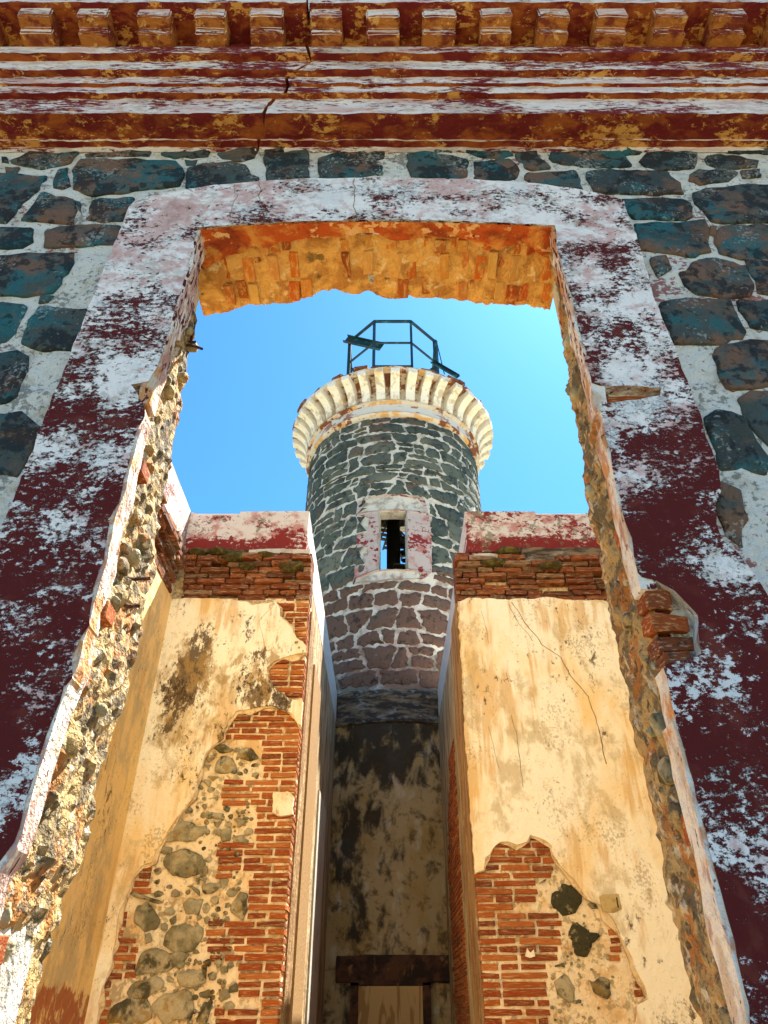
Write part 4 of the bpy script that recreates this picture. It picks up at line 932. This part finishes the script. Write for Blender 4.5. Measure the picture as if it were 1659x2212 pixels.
# stones of the shaft: those facing this way one by one, the rest joined
SURR = [(-.62, 6.55), (-.60, 6.86), (-.2, 6.93), (.5, 6.90), (.56, 6.6), (.60, 6.2), (.56, 5.5), (.42, 5.36), (-.3, 5.30), (-.62, 5.36), (-.62, 5.62), (-.42, 5.63), (-.40, 5.95), (-.60, 5.96), (-.60, 6.2), (-.42, 6.22), (-.40, 6.54)]
far = MB(); cnt = 0; back_t = math.pi*.58*RT
def put_stones(z0, z1, hm, hM, wm, wM, seed, gap, jit):
    global cnt
    for i, q in enumerate(courses(-math.pi*RT, math.pi*RT, z0, z1, hm, hM, wm, wM, seed, jit, gap)):
        cx = sum(p[0] for p in q)/len(q); cz = sum(p[1] for p in q)/len(q)
        xs = [p[0] for p in q]; zz = [p[1] for p in q]
        if min(xs) < .62 and max(xs) > -.60 and min(zz) < 6.90 and max(zz) > 5.32:      # keep clear of the window surround
            if cz > 6.86: q = [(a, max(b, 6.95)) for a, b in q]
            elif cz < 5.36: q = [(a, min(b, 5.30)) for a, b in q]
            elif cx < 0:
                q = [(min(a, -.45 if r_.random() < .5 else -.63), b) for a, b in q]
            else: q = [(max(a, .60), b) for a, b in q]
            if max(p[0] for p in q)-min(p[0] for p in q) < .08 or max(p[1] for p in q)-min(p[1] for p in q) < .05: continue
            cx = sum(p[0] for p in q)/len(q)
        if abs(cx) > math.pi*RT*.80 and min(zz) < BZ1 and max(zz) > BZ0: continue
        if abs(cx) < back_t and cnt < 300: stone('stone', q, cyl, -.012, .05, M['tower_stone'], tw, seed=i*1.3+seed, dome=.008, edge=.012, k=.16, grow=.006, rag=.035); cnt += 1
        else: stone('', q, cyl, -.022, .05, None, seed=i*1.3, dome=.02, edge=.02, mb=far)
put_stones(ZB1, 5.33, .22, .40, .32, .70, 21, .022, .06)
put_stones(5.33, ZS-.02, .17, .36, .24, .72, 22, .020, .09)
o = far.build('stone_infill', M['tower_stone'], tw, True); o['kind'] = 'stuff'
# window surround with its toothed edge; the opening is left free
def fsur(poly, seed, name='window_surround'):
    prism(name, ragged(poly, .04, .012, seed), cyl, -.026, .02, M['surround'], tw)
fsur([(-.62, 6.62), (-.60, 6.86), (-.2, 6.93), (.5, 6.90), (.56, 6.62)], 1.0); fsur([(-.62, 6.61), (WS0-.005, 6.61), (WS0-.005, 5.52), (-.62, 5.36+.05), (-.62, 5.62), (-.43, 5.64), (-.42, 5.95), (-.60, 5.96), (-.60, 6.2), (-.42, 6.22), (-.40, 6.5)], 2.0)
fsur([(WS1+.005, 6.61), (.56, 6.61), (.60, 6.2), (.56, 5.5), (WS1+.005, 5.52)], 3.0); fsur([(-.60, 5.40), (WS0, 5.50), (WS1, 5.50), (.55, 5.49), (.42, 5.36), (-.3, 5.30), (-.6, 5.33)], 4.0, 'window_sill')
# spiral stair seen through the window
st_ = thing('spiral_staircase', 'dark iron spiral stair behind the small tower window', 'staircase', (XT, YT, GROUND))
mb = MB(); mb.tube([(XT, YT, GROUND), (XT, YT, 9.5)], .125, 20); mb.build('newel', M['dark_iron'], st_, True)
for k in range(44):
    z = .9 + k*.20; a0 = (z-5.9)*1.62; mb = MB()
    for q in range(7):                       # pierced treads: bars with gaps
        rr = .18+q*.16; mb.bar((XT+rr*math.sin(a0), YT-rr*math.cos(a0), z), (XT+rr*math.sin(a0+.40), YT-rr*math.cos(a0+.40), z), .085, .02)
    for q in range(4):
        t = a0+.40*q/3; mb.bar((XT+.16*math.sin(t), YT-.16*math.cos(t), z-.021), (XT+1.18*math.sin(t), YT-1.18*math.cos(t), z-.021), .03, .02)
    mb.build('tread', M['dark_iron'], st_)
# collar, corbels, gallery
ring('collar', [(RT-.03, ZS-.03), (RT+.05, ZS), (RT+.075, ZS+.04), (RT+.05, ZS+.08), (RT+.03, ZS+.09)], M['collar'], seed=3)
ring('collar_band', [(RT+.03, ZS+.088), (RT+.035, ZS+.26)], M['collar_white'], seed=4, amp=.01)
ring('collar', [(RT+.03, ZS+.262), (RT+.075, ZS+.285), (RT+.085, ZS+.32), (RT+.06, ZS+.35), (RT+.05, ZS+.36)], M['collar'], seed=5)
ZC = ZS+.36
ring('cove', [(RT+.045, ZC-.002), (RT+.03, ZC+.05), (RT+.035, ZC+.24), (RT+.06, ZC+.36), (RT+.14, ZC+.45), (RT+.27, ZC+.46)], M['cove'], seed=6)
cp = [(RT+.0, ZC-.01), (RT+.095, ZC-.01), (RT+.10, ZC+.03), (RT+.125, ZC+.14), (RT+.19, ZC+.24), (RT+.30, ZC+.33), (RT+.385, ZC+.36), (RT+.40, ZC+.375), (RT+.40, ZC+.47), (RT+.0, ZC+.47)]
bm = bmesh.new(); w2 = .078
A = [bm.verts.new((-w2, -r, z)) for r, z in cp]; B = [bm.verts.new((w2, -r, z)) for r, z in cp]; n = len(cp)
bm.faces.new(A); bm.faces.new(B[::-1])
for i in range(n): bm.faces.new((A[i], A[(i+1) % n], B[(i+1) % n], B[i]))
bmesh.ops.recalc_face_normals(bm, faces=bm.faces); bmesh.ops.triangulate(bm, faces=[f for f in bm.faces if len(f.verts) > 4])
cm = bpy.data.meshes.new('corbel'); bm.to_mesh(cm); bm.free(); cm.materials.append(M['corbel'])
for k in range(40):
    o = bpy.data.objects.new('corbel', cm); link(o, tw); o.location = (XT, YT, rnd.uniform(-.004, .004)); o.rotation_euler = (0, 0, 2*math.pi*(k+.1)/40 + rnd.uniform(-.008, .008)); o.scale = (rnd.uniform(.94, 1.06), 1, 1)
ring('gallery_slab', [(RT+.2, ZC+.458), (RT+.37, ZC+.472), (RT+.38, ZC+.52), (RT+.30, ZC+.56), (1.2, ZC+.57), (.02, ZC+.575)], M['collar'], seed=8, amp=.02)
for k in range(44):
    a = 2*math.pi*k/44 + rnd.uniform(-.05, .05)
    if rnd.random() < .30: continue
    rr = RT+.30+rnd.uniform(-.05, .06); L = rnd.uniform(.14, .26)
    brick(tw, (XT+rr*math.sin(a), YT-rr*math.cos(a), ZC+.565+rnd.uniform(-.015, .03)), (L, .13, .05+rnd.uniform(0, .03)), rz=a+rnd.uniform(-.15, .15), ry=rnd.uniform(-.1, .1), dark=True)
# boarded door at the foot of the tower
ring('door_lintel', [(RT+.012, .30), (RT+.03, .32), (RT+.03, .54), (RT+.012, .555)], M['door_lintel'], a0=-.42, a1=.44, n=30, seed=9, amp=.012)
dx0, dx1 = XV(775, 2135, 9.02), XV(912, 2135, 9.02)
mb = MB(); mb.box((dx0, 8.985, GROUND), (dx1, 9.03, .268)); mb.build('door', M['plywood'], tw)
mb = MB(); mb.box((dx0-.09, 9.0, GROUND), (dx0-.006, 9.06, .30)); mb.box((dx1+.006, 9.0, GROUND), (dx1+.09, 9.06, .30)); mb.box((dx0-.09, 9.0, .275), (dx1+.09, 9.06, .32)); mb.build('door_frame', M['door_lintel'], tw)
# octagonal lantern frame
fr = bpy.data.objects.new('lantern_frame', None); fr['_base'] = [0, 0, 0]; link(fr, tw)
RO = 1.03; ZR = (12.2, 11.50, 10.78); ZF = ZC+.56
def oc(k, r=RO): a = math.pi/8 + k*math.pi/4; return (XT+r*math.sin(a), YT-r*math.cos(a))
for k in range(8):
    x, y = oc(k); mb = MB(); thick = .085 if k in (1, 6) else .05
    mb.bar((x, y, ZF), (x, y, ZR[0]+.02), thick, thick*.8, roll=k*.785); mb.build('post', M['steel'], fr)
for k in range(8):
    a, b = oc(k), oc((k+1) % 8)
    for zi, z in enumerate(ZR):
        if zi == 2 and k in (0, 6): continue
        mb = MB(); mb.bar((*a, z), (*b, z), .05 if zi == 0 else .04, .05 if zi == 0 else .03); mb.build('rail', M['steel'], fr)
x, y = oc(1); mb = MB(); mb.bar((x+.04, y, ZR[0]-.05), (x+.16, y, 11.15), .02, .012); mb.build('brace', M['steel'], fr)
# two loose channels of the old lantern
def channel(name, label, a, b, w_, d):
    a, b = Vector(a), Vector(b); ax = (b-a).normalized(); up = Vector((0, 0, 1)); side = ax.cross(up).normalized(); up = side.cross(ax)
    base = tuple(a); mb = MB()
    pr = [(-w_/2, 0), (w_/2, 0), (w_/2, d), (w_/2-.012, d), (w_/2-.012, .012), (-w_/2+.012, .012), (-w_/2+.012, d), (-w_/2, d)]
    vs = [c0 + up*p + side*q for c0 in (a, b) for p, q in pr]; m_ = len(pr)
    fs = [tuple(range(m_)), tuple(range(2*m_-1, m_-1, -1))] + [(i, (i+1) % m_, m_+(i+1) % m_, m_+i) for i in range(m_)]
    mb.add(vs, fs); o = mb.build(name, M['steel']); o['label'] = label; o['category'] = 'steel beam'; o['group'] = 'loose steel beams on the gallery'; return o
def zz8(a, b): return (1050+a*.3014)*.6636, (1020+b*.3014)*.6636
u0, v0 = zz8(252, 285); u1, v1 = zz8(638, 372)
channel('steel_channel', 'wide green steel channel jammed askew in the left of the lantern frame', p3(u0, v0, 10.25), p3(u1, v1, 10.05), .20, .07)
u0, v0 = zz8(1185, 525); u1, v1 = zz8(1468, 692)
channel('steel_channel', 'narrow green steel angle jutting over the right rim of the gallery', p3(u0, v0, 10.15), p3(u1, v1, 10.0), .09, .05)

# cracks running down from the cornice through the painted lintel
def lintel_crack(pts, w_):
    pts = ragged([P(u, v, YA) for u, v in pts], .012, .008, 3.0, closed=False); L = []; R = []
    for i, (x, z) in enumerate(pts):
        t = w_*(.3+.7*abs(N(i*.6, 4.0))); L.append((x-t, z)); R.append((x+t, z))
    prism('crack', L + R[::-1], fwall, YA-.0012, YA+.01, M['crackshade'], srd)
lintel_crack([(556,392),(562,410),(560,430),(566,450),(570,481)], .0022)
lintel_crack([(762,386),(768,410),(764,440),(770,474)], .003)
lintel_crack([(505,398),(512,425),(500,450),(496,483)], .0013)
